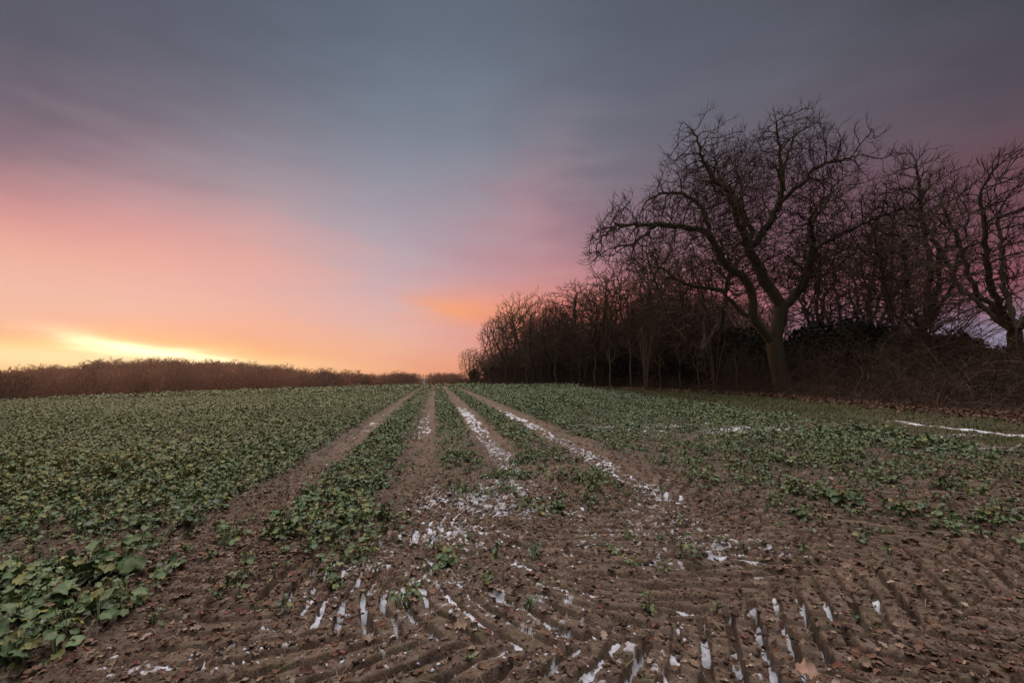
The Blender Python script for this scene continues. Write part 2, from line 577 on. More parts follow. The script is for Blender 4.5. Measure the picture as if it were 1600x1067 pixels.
def mix(nt, f, a, b):
    n = nt.nodes.new('ShaderNodeMix'); n.data_type = 'RGBA'
    for i, v in ((0, f), (6, a), (7, b)):
        if isinstance(v, (int, float)): n.inputs[i].default_value = v
        elif isinstance(v, tuple): n.inputs[i].default_value = (*v, 1)
        else: nt.links.new(v, n.inputs[i])
    return n.outputs[2]


def noise(nt, scale, detail=4, rough=.55, vec=None):
    n = nt.nodes.new('ShaderNodeTexNoise')
    n.inputs['Scale'].default_value = scale
    n.inputs['Detail'].default_value = detail
    n.inputs['Roughness'].default_value = rough
    if vec is not None: nt.links.new(vec, n.inputs['Vector'])
    return n.outputs[0]


def mapr(nt, v, a, b, c=0.0, d=1.0):
    n = nt.nodes.new('ShaderNodeMapRange')
    nt.links.new(v, n.inputs[0])
    for i, q in zip((1, 2, 3, 4), (a, b, c, d)): n.inputs[i].default_value = q
    return n.outputs[0]


def attr(nt, name):
    n = nt.nodes.new('ShaderNodeAttribute'); n.attribute_name = name
    return n


def pos(nt):
    return nt.nodes.new('ShaderNodeTexCoord').outputs['Object']


def soil_material():
    m, nt, b = new_mat('soil')
    p = pos(nt)
    c = mix(nt, mapr(nt, noise(nt, 2.6, 6, .68, p), .34, .66), (.088, .053, .037), (.205, .132, .089))
    c = mix(nt, mapr(nt, noise(nt, 14, 5, .65, p), .42, .72, 0, .85), c, (.300, .228, .178))
    c = mix(nt, mapr(nt, noise(nt, 75, 4, .7, p), .48, .72, 0, .80), c, (.050, .036, .027))
    c = mix(nt, mapr(nt, noise(nt, 3.1, 3, .6, p), .52, .68, 0, .55), c, (.130, .112, .052))
    cr = mix(nt, mapr(nt, noise(nt, 6, 4, .6, p), .35, .65), (.050, .052, .030), (.085, .070, .042))
    c = mix(nt, attr(nt, 'crop').outputs['Fac'], c, cr)
    gr = mix(nt, mapr(nt, noise(nt, 2.2, 5, .65, p), .3, .7), (.055, .068, .018), (.080, .062, .030))
    c = mix(nt, attr(nt, 'verge').outputs['Fac'], c, gr)
    wd = mix(nt, mapr(nt, noise(nt, 2.6, 5, .65, p), .3, .7), (.060, .030, .020), (.125, .062, .040))
    c = mix(nt, attr(nt, 'wood').outputs['Fac'], c, wd)
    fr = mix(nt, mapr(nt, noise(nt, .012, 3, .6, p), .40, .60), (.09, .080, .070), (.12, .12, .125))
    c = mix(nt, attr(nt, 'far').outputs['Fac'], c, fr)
    nt.links.new(c, b.inputs['Base Color'])
    b.inputs['Roughness'].default_value = .78
    b.inputs['Specular IOR Level'].default_value = .35
    bp = nt.nodes.new('ShaderNodeBump')
    bp.inputs['Strength'].default_value = .9
    bp.inputs['Distance'].default_value = .02
    nt.links.new(noise(nt, 48, 6, .7, p), bp.inputs['Height'])
    nt.links.new(bp.outputs[0], b.inputs['Normal'])
    return m


def col_material(name, rough=.6, spec=.3, bump=0, bscale=30, trans=0.0, var=0.0):
    m, nt, b = new_mat(name)
    c = attr(nt, 'col').outputs['Color']
    if var:
        h = nt.nodes.new('ShaderNodeHueSaturation')
        nt.links.new(mapr(nt, noise(nt, 25, 3, .6, pos(nt)), .25, .75, 1 - var, 1 + var), h.inputs['Value'])
        nt.links.new(c, h.inputs['Color'])
        c = h.outputs[0]
    nt.links.new(c, b.inputs['Base Color'])
    b.inputs['Roughness'].default_value = rough
    b.inputs['Specular IOR Level'].default_value = spec
    if bump:
        bp = nt.nodes.new('ShaderNodeBump')
        bp.inputs['Strength'].default_value = bump
        bp.inputs['Distance'].default_value = .01
        nt.links.new(noise(nt, bscale, 5, .6, pos(nt)), bp.inputs['Height'])
        nt.links.new(bp.outputs[0], b.inputs['Normal'])
    return m


def snow_material():
    m, nt, b = new_mat('snow')
    p = pos(nt)
    dn = nt.nodes.new('ShaderNodeMath'); dn.operation = 'MULTIPLY_ADD'
    nt.links.new(noise(nt, 55, 5, .75, p), dn.inputs[0]); dn.inputs[1].default_value = .030
    nt.links.new(attr(nt, 'dep').outputs['Fac'], dn.inputs[2])
    c = mix(nt, mapr(nt, dn.outputs[0], .0140, .0290), (.20, .150, .115), (.68, .70, .76))
    nt.links.new(c, b.inputs['Base Color'])
    b.inputs['Roughness'].default_value = .65
    b.inputs['Subsurface Weight'].default_value = .0
    bp = nt.nodes.new('ShaderNodeBump')
    bp.inputs['Strength'].default_value = .7
    bp.inputs['Distance'].default_value = .01
    nt.links.new(noise(nt, 90, 4, .6, p), bp.inputs['Height'])
    nt.links.new(bp.outputs[0], b.inputs['Normal'])
    return m


def bark_material(name, c1, c2, moss, mfac):
    m, nt, b = new_mat(name)
    p = pos(nt)
    mp = nt.nodes.new('ShaderNodeMapping')
    mp.inputs['Scale'].default_value = (1, 1, .22)
    nt.links.new(p, mp.inputs[0])
    v = mp.outputs[0]
    c = mix(nt, mapr(nt, noise(nt, 16, 6, .65, v), .35, .65), c1, c2)
    c = mix(nt, mapr(nt, noise(nt, .9, 4, .6, p), .40, .62, 0, mfac), c, moss)
    nt.links.new(c, b.inputs['Base Color'])
    b.inputs['Roughness'].default_value = .9
    b.inputs['Specular IOR Level'].default_value = .15
    bp = nt.nodes.new('ShaderNodeBump')
    bp.inputs['Strength'].default_value = .8
    bp.inputs['Distance'].default_value = .04
    nt.links.new(noise(nt, 18, 5, .65, v), bp.inputs['Height'])
    nt.links.new(bp.outputs[0], b.inputs['Normal'])
    return m


M_SOIL = soil_material()
M_LEAF = col_material('crop_leaf', .5, .3, .35, 60, var=.18)
M_LITTER = col_material('dead_leaf', .7, .25, .4, 80, var=.25)
M_CLOD = col_material('mud_clod', .85, .25, .8, 70, var=.25)
M_SNOW = snow_material()
M_OAK = bark_material('oak_bark', (.070, .053, .037), (.130, .104, .073), (.108, .098, .050), .75)
M_BARK = bark_material('grey_bark', (.060, .043, .033), (.110, .083, .063), (.085, .080, .044), .5)
M_TWIG = bark_material('twig_bark', (.058, .036, .029), (.090, .058, .045), (.07, .06, .04), .3)
M_WTWIG = bark_material('wood_twig_bark', (.075, .046, .034), (.120, .076, .056), (.09, .075, .045), .3)
M_PALE = bark_material('pale_bark', (.13, .10, .075), (.20, .16, .12), (.11, .10, .06), .4)
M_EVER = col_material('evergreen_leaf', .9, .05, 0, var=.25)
M_GRASS = col_material('grass_blade', .65, .25)
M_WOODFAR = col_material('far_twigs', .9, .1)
M_BRAMBLE = col_material('bramble_stem', .85, .15)

# ------------------------------------------------------------------ ground sheet
APEX = -2.6


def fan_grid(ts, ys):
    X = ts[None, :] * (ys[:, None] - APEX)
    Y = np.repeat(ys[:, None], len(ts), 1)
    return X, Y


def grid_faces(nr, nc):
    i = np.arange(nr * nc).reshape(nr, nc)
    return np.stack([i[:-1, :-1].ravel(), i[:-1, 1:].ravel(), i[1:, 1:].ravel(), i[1:, :-1].ravel()], 1)


def geo(a, b, r):
    n = int(math.ceil(math.log(b / a) / math.log(1 + r)))
    return np.geomspace(a, b, n)


_d = np.concatenate([geo(1.2, 3.9, .02)[:-1], geo(3.9, 8.6, .0014)[:-1], geo(8.6, 14, .0026)[:-1], geo(14, 130, .012)[:-1], geo(130, 1250, .05)])
ys = _d + APEX
_c = np.linspace(-1.12, 1.12, 1900)
ts = np.concatenate([-1.12 - np.geomspace(1.0, .01, 40), _c, 1.12 + np.geomspace(.01, 1.0, 40)])
GX, GY = fan_grid(ts, ys)
gx_, gy_ = GX.ravel(), GY.ravel()
M_, D_, LEE, BARE = surface(gx_, gy_)
CROP = crop_density(gx_, gy_)
dist = np.hypot(gx_, gy_)
ws = wood_side(gx_, gy_)
by = beyond(gx_, gy_)
EDGE = 9.5 - .03 * gy_
verge = sstep(0, .6, gx_ - EDGE) * (1 - sstep(-1.6, .2, ws)) * sstep(4, 0, by) * sstep(2, 7.0, gy_ + (gx_ - 9) * .7)
woodm = sstep(-2.0, .3, ws + (fbm(gx_ * .6, gy_ * .6, 1, 3) - .5) * 2.2) * (ws > -6)
woodm = np.maximum(woodm, sstep(25, 35, by) * (1 - sstep(230, 330, by)))
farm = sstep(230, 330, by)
detail = 1 - sstep(60, 110, dist)
Z = M_ + D_ * detail * (1 - .6 * np.maximum(verge, woodm))
Z = Z + farm * 0
# long clod ridges lift a little more at the right, where the mud is churned
me = mesh_np('ground', np.stack([gx_, gy_, Z], 1), grid_faces(len(ys), len(ts)), M_SOIL,
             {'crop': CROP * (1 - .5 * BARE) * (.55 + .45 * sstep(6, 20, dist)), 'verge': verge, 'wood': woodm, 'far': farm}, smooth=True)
tag(obj('ground', me), kind='structure')

# ------------------------------------------------------------------ remnant snow in the grooves
_dn = np.concatenate([geo(4.55, 9, .0016)[:-1], geo(9, 14, .0026)[:-1], geo(14, 42, .006)])
ysn = _dn + APEX
tsn = np.linspace(-1.0, 1.12, 1700)
SX, SY = fan_grid(tsn, ysn)
sx, sy = SX.ravel(), SY.ravel()
M2, D2, LEE2, B2 = surface(sx, sy)
sd_ = snow_density(sx, sy)
n1 = fbm(sx * 5, sy * 5, 2, 3)
n2 = fbm(sx * 22, sy * 22, 5, 3)
def blur(a, n):
    """box blur over the sheet"""
    for ax in (0, 1):
        p = np.pad(a, [(n, n) if k == ax else (0, 0) for k in (0, 1)], mode='edge')
        c = np.cumsum(p, ax)
        c = np.insert(c, 0, 0, ax)
        w = 2 * n + 1
        a = (np.take(c, np.arange(w, c.shape[ax]), ax) - np.take(c, np.arange(0, c.shape[ax] - w), ax)) / w
    return a


Dg = D2.reshape(len(ysn), len(tsn))
DB = blur(blur(Dg, 5), 3).ravel()
n3 = fbm(sx * 2.6, sy * 3.4, 6, 3)
farsn = sstep(9, 15, sy)
nse = (fbm(sx * 8, sy * 8, 6, 3) - .5) * 1.1 + (n1 - .5) * .7 + (n2 - .5) * .5
nsf = (n3 - .5) * 1.6 + (n1 - .5) * 1.1
val = sd_ + nse * (1 - farsn) + nsf * farsn
pathm = (1 - sstep(.06, .17, np.abs(sx - (10.95 + (fbm(sy * .5, sy * 0, 3, 2) - .5) * .4)))) * sstep(6.5, 8, sy) * (1 - sstep(12.5, 14.5, sy))
level = np.clip((val - np.where(sy < 10, .52, .80)) * .13, -.06, .010) - .012 * (1 - farsn) + .004 * farsn
level = np.where(pathm > .01, np.maximum(level, -.03 + .05 * pathm + (n1 - .5) * .05), level)
level = np.where((sd_ < .12) & (pathm < .01), -.06, level)
zs = M2 + DB * (1 - sstep(60, 110, np.hypot(sx, sy))) + level + (n2 - .5) * .006
dust = sd_ * (.62 + .10 * sstep(2.8, 3.6, sy)) + (fbm(sx * 11, sy * 11, 1, 3) - .5) * 1.7 + (n2 - .5) * .8 - .90
dust = np.where(sd_ < .15, -1, dust) * (1 - farsn) - farsn
top = M2 + D2 + np.clip(dust * .05, -.03, .007)
thick = np.where((level > -.055) | (top > M2 + D2 - .012), 1.0, -1.0)
zs = np.maximum(zs, top)
gf = grid_faces(len(ysn), len(tsn))
keep = (thick[gf] > -.95).any(1)
gf = gf[keep]
used = np.unique(gf)
rm = np.full(len(sx), -1, np.int64); rm[used] = np.arange(len(used))
dep = zs - (M2 + D2 * (1 - sstep(60, 110, np.hypot(sx, sy))))
me = mesh_np('snow', np.stack([sx, sy, zs], 1)[used], rm[gf], M_SNOW, {'dep': dep[used]}, smooth=True)
tag(obj('snow', me), 'thin remnants of white snow lying in the tyre grooves and wheel tracks of the mud', 'snow', kind='stuff')


# crumbs of snow round the patches
rs = np.random.default_rng(17)
yy_ = np.sqrt(2.2 ** 2 + rs.random(260000) * (12.0 ** 2 - 2.2 ** 2)); xx_ = rs.uniform(-1.0, 1.2, 260000) * (yy_ + .6)
m = rs.random(260000) < np.clip(snow_density(xx_, yy_) - .34, 0, 1) * .55
SNOW_CRUMBS = (xx_[m], yy_[m])


def ground_z(x, y):
    x = np.atleast_1d(np.asarray(x, float)); y = np.atleast_1d(np.asarray(y, float))
    M, D, _, _ = surface(x, y)
    return M + D * (1 - sstep(60, 110, np.hypot(x, y)))


# ------------------------------------------------------------------ leaves
def leaf_template(nu, nv, kind='rape', droop=.26, wave=.065, lobe=.07, phase=0.0, wid=.43):
    """blade along +y from 0 to 1, width along x, curved; returns verts, quads, |u|"""
    V = []; U = []
    for i in range(nv + 1):
        v = i / nv
        if kind == 'rape':
            w = wid * math.sqrt(max(0.0, 1 - ((v - .60) / .42) ** 2)) * (1 + lobe * sin(v * 26 + phase))
            w = max(w, .035 + (.10 * abs(sin(v * 11)) if v < .42 else 0))
        else:                      # oak leaf with lobes
            w = .26 * (sin(pi * min(1, .06 + v * .94)) ** .8) * (1 + .38 * sin(v * 21)) + .012
        for j in range(nu + 1):
            u = -1 + 2 * j / nu
            z = .12 * abs(u) - droop * v * v + wave * sin(11 * v + 4 * u + phase) * abs(u)
            V.append((u * w, v, z)); U.append(abs(u))
    V = np.array(V, np.float32)
    q = grid_faces(nv + 1, nu + 1)
    return V, q, np.array(U, np.float32)


def rot_from(yaw, pitch, roll):
    """rows of rotation matrices (n,3,3): roll about y, pitch about x, yaw about z"""
    cy, sy_ = np.cos(yaw), np.sin(yaw); cp, sp = np.cos(pitch), np.sin(pitch); cr, sr = np.cos(roll), np.sin(roll)
    z = np.zeros_like(yaw); o = np.ones_like(yaw)
    Rz = np.stack([cy, -sy_, z, sy_, cy, z, z, z, o], -1).reshape(-1, 3, 3)
    Rx = np.stack([o, z, z, z, cp, -sp, z, sp, cp], -1).reshape(-1, 3, 3)
    Ry = np.stack([cr, z, sr, z, o, z, -sr, z, cr], -1).reshape(-1, 3, 3)
    return Rz @ Rx @ Ry


def scatter(tv, tf, P, R, S, col, U=None, rib=None):
    n = len(P)
    V = np.einsum('nij,kj->nki', R, tv) * S[:, None, None] + P[:, None, :]
    Fc = (tf[None] + (np.arange(n) * len(tv))[:, None, None]).reshape(-1, tf.shape[1])
    C = np.repeat(col[:, None, :], len(tv), 1)
    if rib is not None:
        k = np.clip(1 - U * 2.2, 0, 1)[None, :, None]
        C = C * (1 - k * .55) + np.array(rib)[None, None, :] * k * .55
    return V.reshape(-1, 3), Fc, C.reshape(-1, 3)


LT0 = leaf_template(4, 8)
LT0V = [LT0, leaf_template(4, 8, 'rape', .55, .10, .16, 1.3, .38), leaf_template(4, 8, 'rape', -.05, .12, .10, 2.9, .34), leaf_template(4, 8, 'rape', .38, .08, .20, 4.4, .48)]
LT1 = leaf_template(2, 4)
LT2 = (np.array([(-.34, .1, .06), (0, 0, 0), (.34, .1, .06), (-.30, .85, -.06), (0, 1, -.1), (.30, .85, -.06)], np.float32),
       np.array([(0, 1, 4, 3), (1, 2, 5, 4)]), np.array([1, 0, 1, 1, 0, 1], np.float32))
PET = (np.array([(-.05, 0, 0), (.05, 0, 0), (.035, 1, .05), (-.035, 1, .05)], np.float32), np.array([(0, 1, 2, 3)]))


def leaf_colours(n, r, x, y):
    a = np.array([.078, .136, .050]); b = np.array([.155, .212, .095]); c = np.array([.215, .205, .065]); d = np.array([.145, .085, .045])
    e = np.array([.150, .185, .140])
    k = r.random(n)
    t = r.random(n)[:, None]
    C = a * (1 - t) + b * t
    # the wide left field is older and yellower
    yel = .16 + .50 * sstep(-3, -9, x) * sstep(3, 9, y)
    C = np.where((k < yel)[:, None], c * (.8 + .5 * t), C)
    C = np.where(((k > .90) & (k < .955))[:, None], e, C)
    C = np.where((k > .955 + .015 * sstep(0, 10, x))[:, None], d, C)
    return C * (0.85 + .3 * r.random(n))[:, None]


def plants(x, y, z, r, lod, size, nl):
    """rosettes: returns arrays V,F,C for all leaves of the plants"""
    n = len(x) * nl
    px = np.repeat(x, nl); py = np.repeat(y, nl); pz = np.repeat(z, nl); sz = np.repeat(size, nl)
    yaw = np.tile(np.arange(nl) * 2.4, len(x)) + np.repeat(r.random(len(x)) * 6.28, nl) + r.normal(0, .3, n)
    rise = np.abs(r.normal(.085, .06, n)) * sz / .11 * (.45 + 1.3 * fbm(px * .8, py * .8, 6, 3))
    outw = r.uniform(.15, .75, n) * sz
    d = np.stack([-np.sin(yaw), np.cos(yaw)], 1)
    P = np.stack([px + d[:, 0] * outw, py + d[:, 1] * outw, pz + .012 + rise], 1)
    pitch = r.normal(.15, .46, n); roll = r.normal(0, .46, n)
    S = sz * r.uniform(.6, 1.25, n)
    col = leaf_colours(n, r, px, py)
    R_ = rot_from(yaw, pitch, roll)
    if lod is LT0:
        which = r.integers(0, len(LT0V), n); vs = []; fs = []; cs = []; o_ = 0
        for q in range(len(LT0V)):
            m_ = which == q
            a_, b_, c_ = scatter(LT0V[q][0], LT0V[q][1], P[m_], R_[m_], S[m_], col[m_], LT0V[q][2], (.20, .23, .15))
            vs.append(a_); fs.append(b_ + o_); cs.append(c_); o_ += len(a_)
        V, Fq, C = np.vstack(vs), np.vstack(fs), np.vstack(cs)
    else:
        tv, tf, U = lod
        V, Fq, C = scatter(tv, tf, P, R_, S, col, U, (.20, .23, .15))
    if lod is LT0:                          # stalks
        B = np.stack([px, py, pz - .005], 1)
        dv = P - B
        ln = np.linalg.norm(dv, axis=1)
        ya = np.arctan2(-dv[:, 0], dv[:, 1]); pi_ = np.arcsin(dv[:, 2] / ln)
        tv2 = PET[0].copy()
        tv2[:, 0] *= 1.0
        R = rot_from(ya, pi_, np.zeros(n))
        Vs = np.einsum('nij,nkj->nki', R, tv2[None] * np.stack([np.full(n, .10), ln, np.full(n, .05)], 1)[:, None, :]) + B[:, None, :]
        F2 = (PET[1][None] + (np.arange(n) * 4)[:, None, None]).reshape(-1, 4) + len(V)
        V = np.vstack([V, Vs.reshape(-1, 3)])
        Fq = np.vstack([Fq, F2])
        C = np.vstack([C, np.tile(np.array([.14, .17, .09]), (n * 4, 1))])
    return V, Fq, C


def sample_region(r, n, y0, y1, pw=1.0):
    """random ground points inside a wedge wider than the view"""
    y = (y0 ** (2 - pw + 1) + r.random(n) * (y1 ** (2 - pw + 1) - y0 ** (2 - pw + 1))) ** (1 / (2 - pw + 1)) if pw != 1 else np.sqrt(y0 ** 2 + r.random(n) * (y1 ** 2 - y0 ** 2))
    x = r.uniform(-1.28, 1.28, n) * (y + .6)
    return x, y


VV = []; FF = []; CC = []; off = 0


def push(V, Fq, C):
    global off
    VV.append(V); FF.append(Fq + off); CC.append(C)
    off += len(V)


r = np.random.default_rng(21)
for (y0, y1, dens, lod, nl, s0, s1) in ((1.9, 4.4, 75, LT0, 7, .045, .095), (4.4, 10, 92, LT0, 7, .040, .078), (10, 24, 78, LT1, 7, .045, .080), (24, 50, 34, LT2, 7, .07, .11), (50, 112, 8, LT2, 7, .16, .22)):
    area = 2 * 1.28 * ((y1 ** 2 - y0 ** 2) / 2 + .6 * (y1 - y0))
    n = int(area * dens)
    x, y = sample_region(r, n, y0, y1)
    m = (x > -1.25 * y - 1.5) & (x < 9.8) & (beyond(x, y) < 2)
    x, y = x[m], y[m]
    cd = crop_density(x, y)
    cd = cd * np.clip(.45 + 1.1 * fbm(x * .55, y * .55, 4, 4), 0, 1.1)
    m = r.random(len(x)) < cd
    x, y, cd = x[m], y[m], cd[m]
    size = r.uniform(s0, s1, len(x)) * (.45 + .55 * np.clip(cd, 0, 1)) * (.70 + .6 * fbm(x * .4, y * .4, 2, 3))
    push(*plants(x, y, ground_z(x, y), r, lod, size, nl))
me = mesh_np('oilseed_crop', np.vstack(VV), np.vstack(FF), M_LEAF, {'col': np.vstack(CC)}, smooth=True)
tag(obj('oilseed_crop', me), 'low blue green oilseed crop covering the field between the bare wheel tracks', 'crop', kind='stuff')

# single plants standing by themselves on the bare mud
LONE = [
    (150, 905, .14, 20, 'large leafy oilseed plant at the left edge, tallest beside the mud'),
    (60, 960, .12, 18, 'oilseed plant with broad grey green leaves low in the left corner'),
    (290, 825, .10, 12, 'oilseed clump on the mud where the left wheel track begins'),
    (640, 935, .07, 9, 'small ragged oilseed seedling between dead leaves in the middle of the mud'),
    (700, 882, .075, 12, 'low oilseed plant in trampled mud just above the snow flecks'),
    (830, 868, .06, 9, 'sparse oilseed tuft in the mud to the right of the trampled patch'),
    (600, 805, .09, 12, 'oilseed plant at the foot of the dense middle crop row'),
    (868, 790, .09, 10, 'dark oilseed clump between two snowy wheel tracks'),
    (930, 762, .09, 9, 'dark oilseed clump beside the right hand wheel track'),
    (1328, 788, .12, 12, 'rounded oilseed clump alone on the bare ground at the right'),
    (1012, 940, .06, 4, 'flat pair of pale oilseed leaves pressed into the tyre tracks'),
]
for px, py, size, nl, lab in LONE:
    gx0, gy0 = ground(px, py)
    k = 3
    size = size * .8
    xs = gx0 + r.normal(0, size * .55, k); ys_ = gy0 + r.normal(0, size * .55, k)
    V, Fq, C = plants(xs, ys_, ground_z(xs, ys_), r, LT0, np.full(k, size), nl)
    z0 = float(ground_z(gx0, gy0)[0])
    o = obj('oilseed_plant', mesh_np('oilseed_plant', V - np.array([gx0, gy0, z0]), Fq, M_LEAF, {'col': C}, smooth=True))
    o.location = (gx0, gy0, z0)
    tag(o, lab, 'plant', 'single oilseed plants on the mud')

# ------------------------------------------------------------------ dead leaves, straw and crumbs on the mud
OT = leaf_template(2, 9, 'oak')


def litter(n, y0, y1, s0, s1, fn):
    x, y = sample_region(r, n, y0, y1)
    m = r.random(n) < fn(x, y)
    x, y = x[m], y[m]
    k = len(x)
    pal = np.array([(.19, .105, .070), (.125, .062, .042), (.27, .185, .13), (.075, .044, .032), (.36, .27, .21), (.21, .085, .055)])
    col = pal[r.choice(6, k, p=(.24, .20, .18, .18, .10, .10))] * r.uniform(.65, 1.15, k)[:, None]
    P = np.stack([x, y, ground_z(x, y) + .006], 1)
    R = rot_from(r.random(k) * 6.28, r.normal(.1, .30, k), r.normal(0, .45, k))
    return scatter(OT[0], OT[1], P, R, r.uniform(s0, s1, k), col)


def lit_near(x, y):
    d = (.42 * fbm(x * 1.4, y * 1.4, 2, 2) + .08) * (1 - .25 * sstep(0, 2, x))
    d = d + .55 * np.exp(-((x + 1.9) / .7) ** 2 - ((y - 4.6) / .9) ** 2)
    d = d + .30 * np.exp(-((x + 2.8) / .6) ** 2 - ((y - 3.6) / 1.2) ** 2)
    d = d + .25 * np.exp(-((x - 2.2) / 1.1) ** 2 - ((y - 2.6) / .6) ** 2)
    return d


VL = [litter(80000, 1.9, 7, .012, .055, lit_near), litter(9000, 1.9, 7, .05, .09, lit_near), litter(60000, 7, 16, .03, .08, lambda x, y: .17 * (.4 + 1.2 * fbm(x * .9, y * .9, 2, 2)))]


def lit_wood(x, y):
    w = wood_side(x, y)
    return np.exp(-((w + 1.3) / .9) ** 2) * .9


# the reddish drift of leaves along the foot of the wood
kk = 15000
qq = r.random(kk) ** 1.3 * (len(WOOD) - 2) + 1; ia = np.minimum(qq.astype(int), len(WOOD) - 2); fq = (qq - ia)[:, None]
pq = WOOD[ia] * (1 - fq) + WOOD[ia + 1] * fq
dq = WOOD[ia + 1] - WOOD[ia]; dq /= np.hypot(dq[:, 0], dq[:, 1])[:, None]
pq = pq + np.stack([dq[:, 1], -dq[:, 0]], 1) * r.normal(-1.15, .55, kk)[:, None]
sz_ = r.uniform(.06, .12, kk) * (1 + pq[:, 1] / 40)
VL.append(scatter(OT[0], OT[1], np.stack([pq[:, 0], pq[:, 1], T(pq[:, 0], pq[:, 1]) + .02 + .05 * r.random(kk)], 1), rot_from(r.random(kk) * 6.28, r.normal(.1, .4, kk), r.normal(0, .45, kk)), sz_,
                  np.array([(.17, .090, .060), (.12, .060, .040), (.21, .13, .085)])[r.integers(0, 3, kk)] * r.uniform(.7, 1.2, kk)[:, None]))
off = 0; VV = []; FF = []; CC = []
for a in VL: push(*a)
me = mesh_np('leaf_litter', np.vstack(VV), np.vstack(FF), M_LITTER, {'col': np.vstack(CC)}, smooth=True)
tag(obj('leaf_litter', me), 'scattered brown dead oak leaves lying on the mud and along the foot of the wood', 'dead leaves', kind='stuff')

# mud crumbs
_o = np.array([(1, 0, 0), (-1, 0, 0), (0, 1, 0), (0, -1, 0), (0, 0, 1), (0, 0, -1)], np.float32)
_of = np.array([(0, 2, 4), (2, 1, 4), (1, 3, 4), (3, 0, 4), (2, 0, 5), (1, 2, 5), (3, 1, 5), (0, 3, 5)])
x, y = sample_region(r, 170000, 1.9, 9)
m = r.random(len(x)) < np.clip(.75 * fbm(x * 2, y * 2, 1, 2) * (1 - .6 * crop_density(x, y)), 0, 1)
x, y = x[m], y[m]
k = len(x)
S = .005 + .020 * r.random(k) ** 4
tv = _o * np.array([1.25, 1, .62], np.float32)
col = np.array([.165, .115, .083]) * r.uniform(.35, 1.5, k)[:, None]
V, Fq, C = scatter(tv, _of, np.stack([x, y, ground_z(x, y) + S * .25], 1), rot_from(r.random(k) * 6.28, r.normal(0, .3, k), r.normal(0, .3, k)), S, col)
V = V + r.normal(0, .002, V.shape)
me = mesh_np('mud_crumbs', V, Fq, M_CLOD, {'col': C}, smooth=False)
tag(obj('mud_crumbs', me), 'loose crumbs and small clods of brown mud', 'mud', kind='stuff')

# snow crumbs
x, y = SNOW_CRUMBS
k = len(x)
S = .003 + .012 * r.random(k) ** 2
V, Fq, C = scatter(_o * np.array([1.7, 1, .5], np.float32), _of, np.stack([x, y, ground_z(x, y) + S * .2], 1), rot_from(r.random(k) * 6.28, r.normal(0, .3, k), r.normal(0, .3, k)), S, np.ones((k, 3)))
V = V + r.normal(0, .0022, V.shape)
tag(obj('snow_crumbs', mesh_np('snow_crumbs', V, Fq, M_SNOW, {'dep': np.full(len(V), .012)}, smooth=True)), 'small flecks of white snow scattered over the mud', 'snow', kind='stuff')

# straws
x, y = sample_region(r, 16000, 1.9, 8)
k = len(x)
tv = np.array([(-.02, 0, 0), (.02, 0, 0), (.02, 1, .02), (-.02, 1, .02)], np.float32)
col = np.array([.30, .22, .14]) * r.uniform(.4, 1.0, k)[:, None]
V, Fq, C = scatter(tv, np.array([(0, 1, 2, 3)]), np.stack([x, y, ground_z(x, y) + .010], 1), rot_from(r.random(k) * 6.28, r.normal(.05, .22, k), r.normal(0, .5, k)), r.uniform(.02, .10, k), col)
me = mesh_np('straw', V, Fq, M_LITTER, {'col': C})
tag(obj('straw', me), 'bits of pale straw and stalk trodden into the mud', 'straw', kind='stuff')

# a few big leaves one can pick out
for px, py, size, c, lab in [(1243, 1032, .12, (.36, .22, .165), 'large pinkish brown dead leaf on the mud, the biggest near the bottom edge'),
                             (1330, 1026, .11, (.30, .13, .09), 'russet dead leaf on the mud beside the pinkish one'),
                             (710, 985, .09, (.27, .19, .13), 'tan dead leaf lying in the tyre grooves at the bottom centre')]:
    gx0, gy0 = ground(px, py)
    tv, tf, U = leaf_template(6, 14, 'oak')
    tv = tv.copy(); tv[:, 2] += .10 * np.sin(tv[:, 1] * 5) ; tv[:, 0] *= 1.5
    V, Fq, C = scatter(tv, tf, np.array([[0, 0, .012]]), rot_from(np.array([rng.uniform(0, 6.28)]), np.array([.35]), np.array([.3])), np.array([size]), np.array([c]))
    o = obj('fallen_leaf', mesh_np('fallen_leaf', V, Fq, M_LITTER, {'col': C}, smooth=True))
    o.location = (gx0, gy0, float(ground_z(gx0, gy0)[0]))
    tag(o, lab, 'leaf', 'fallen leaves one can pick out')

# ------------------------------------------------------------------ grass on the verge
n = 150000
x = r.uniform(6, 18, n); y = r.uniform(5, 60, n) ** 1.0
w_ = wood_side(x, y)
e_ = 9.5 - .03 * y
dn = sstep(-.3, .5, x - e_) * (1 - sstep(-1.2, .3, w_)) * (.35 + .65 * fbm(x, y, 1, 2)) * np.clip(16 / y, 0, 1) * sstep(2, 7.0, y + (x - 9) * .7)
dn = dn * (1 - .85 * ((np.abs(x - 10.95) < .28) & (y < 15)))
m = r.random(n) < dn
x, y = x[m], y[m]; k = len(x)
tv = np.array([(-.10, 0, 0), (.10, 0, 0), (.06, .25, .6), (-.06, .25, .6), (0, .8, .95)], np.float32)
gt = [np.array([(0, 1, 2, 3)]), np.array([(3, 2, 4)])]
P = np.stack([x, y, T(x, y) - .01], 1)
R = rot_from(r.random(k) * 6.28, r.normal(.2, .45, k), r.normal(0, .3, k))
S = r.uniform(.025, .07, k) * (1 + y / 30)
t = r.random(k)[:, None]
col = (np.array([.052, .082, .014]) * (1 - t) + np.array([.088, .078, .024]) * t) * r.uniform(.7, 1.2, k)[:, None]
V, F4, C = scatter(tv, gt[0], P, R, S, col)
F3 = (gt[1][None] + (np.arange(k) * 5)[:, None, None]).reshape(-1, 3)
me = mesh_np('grass', V, [F4, F3], M_GRASS, {'col': C})
tag(obj('grass', me), 'short rough grass on the verge between the crop and the wood', 'grass', kind='stuff')


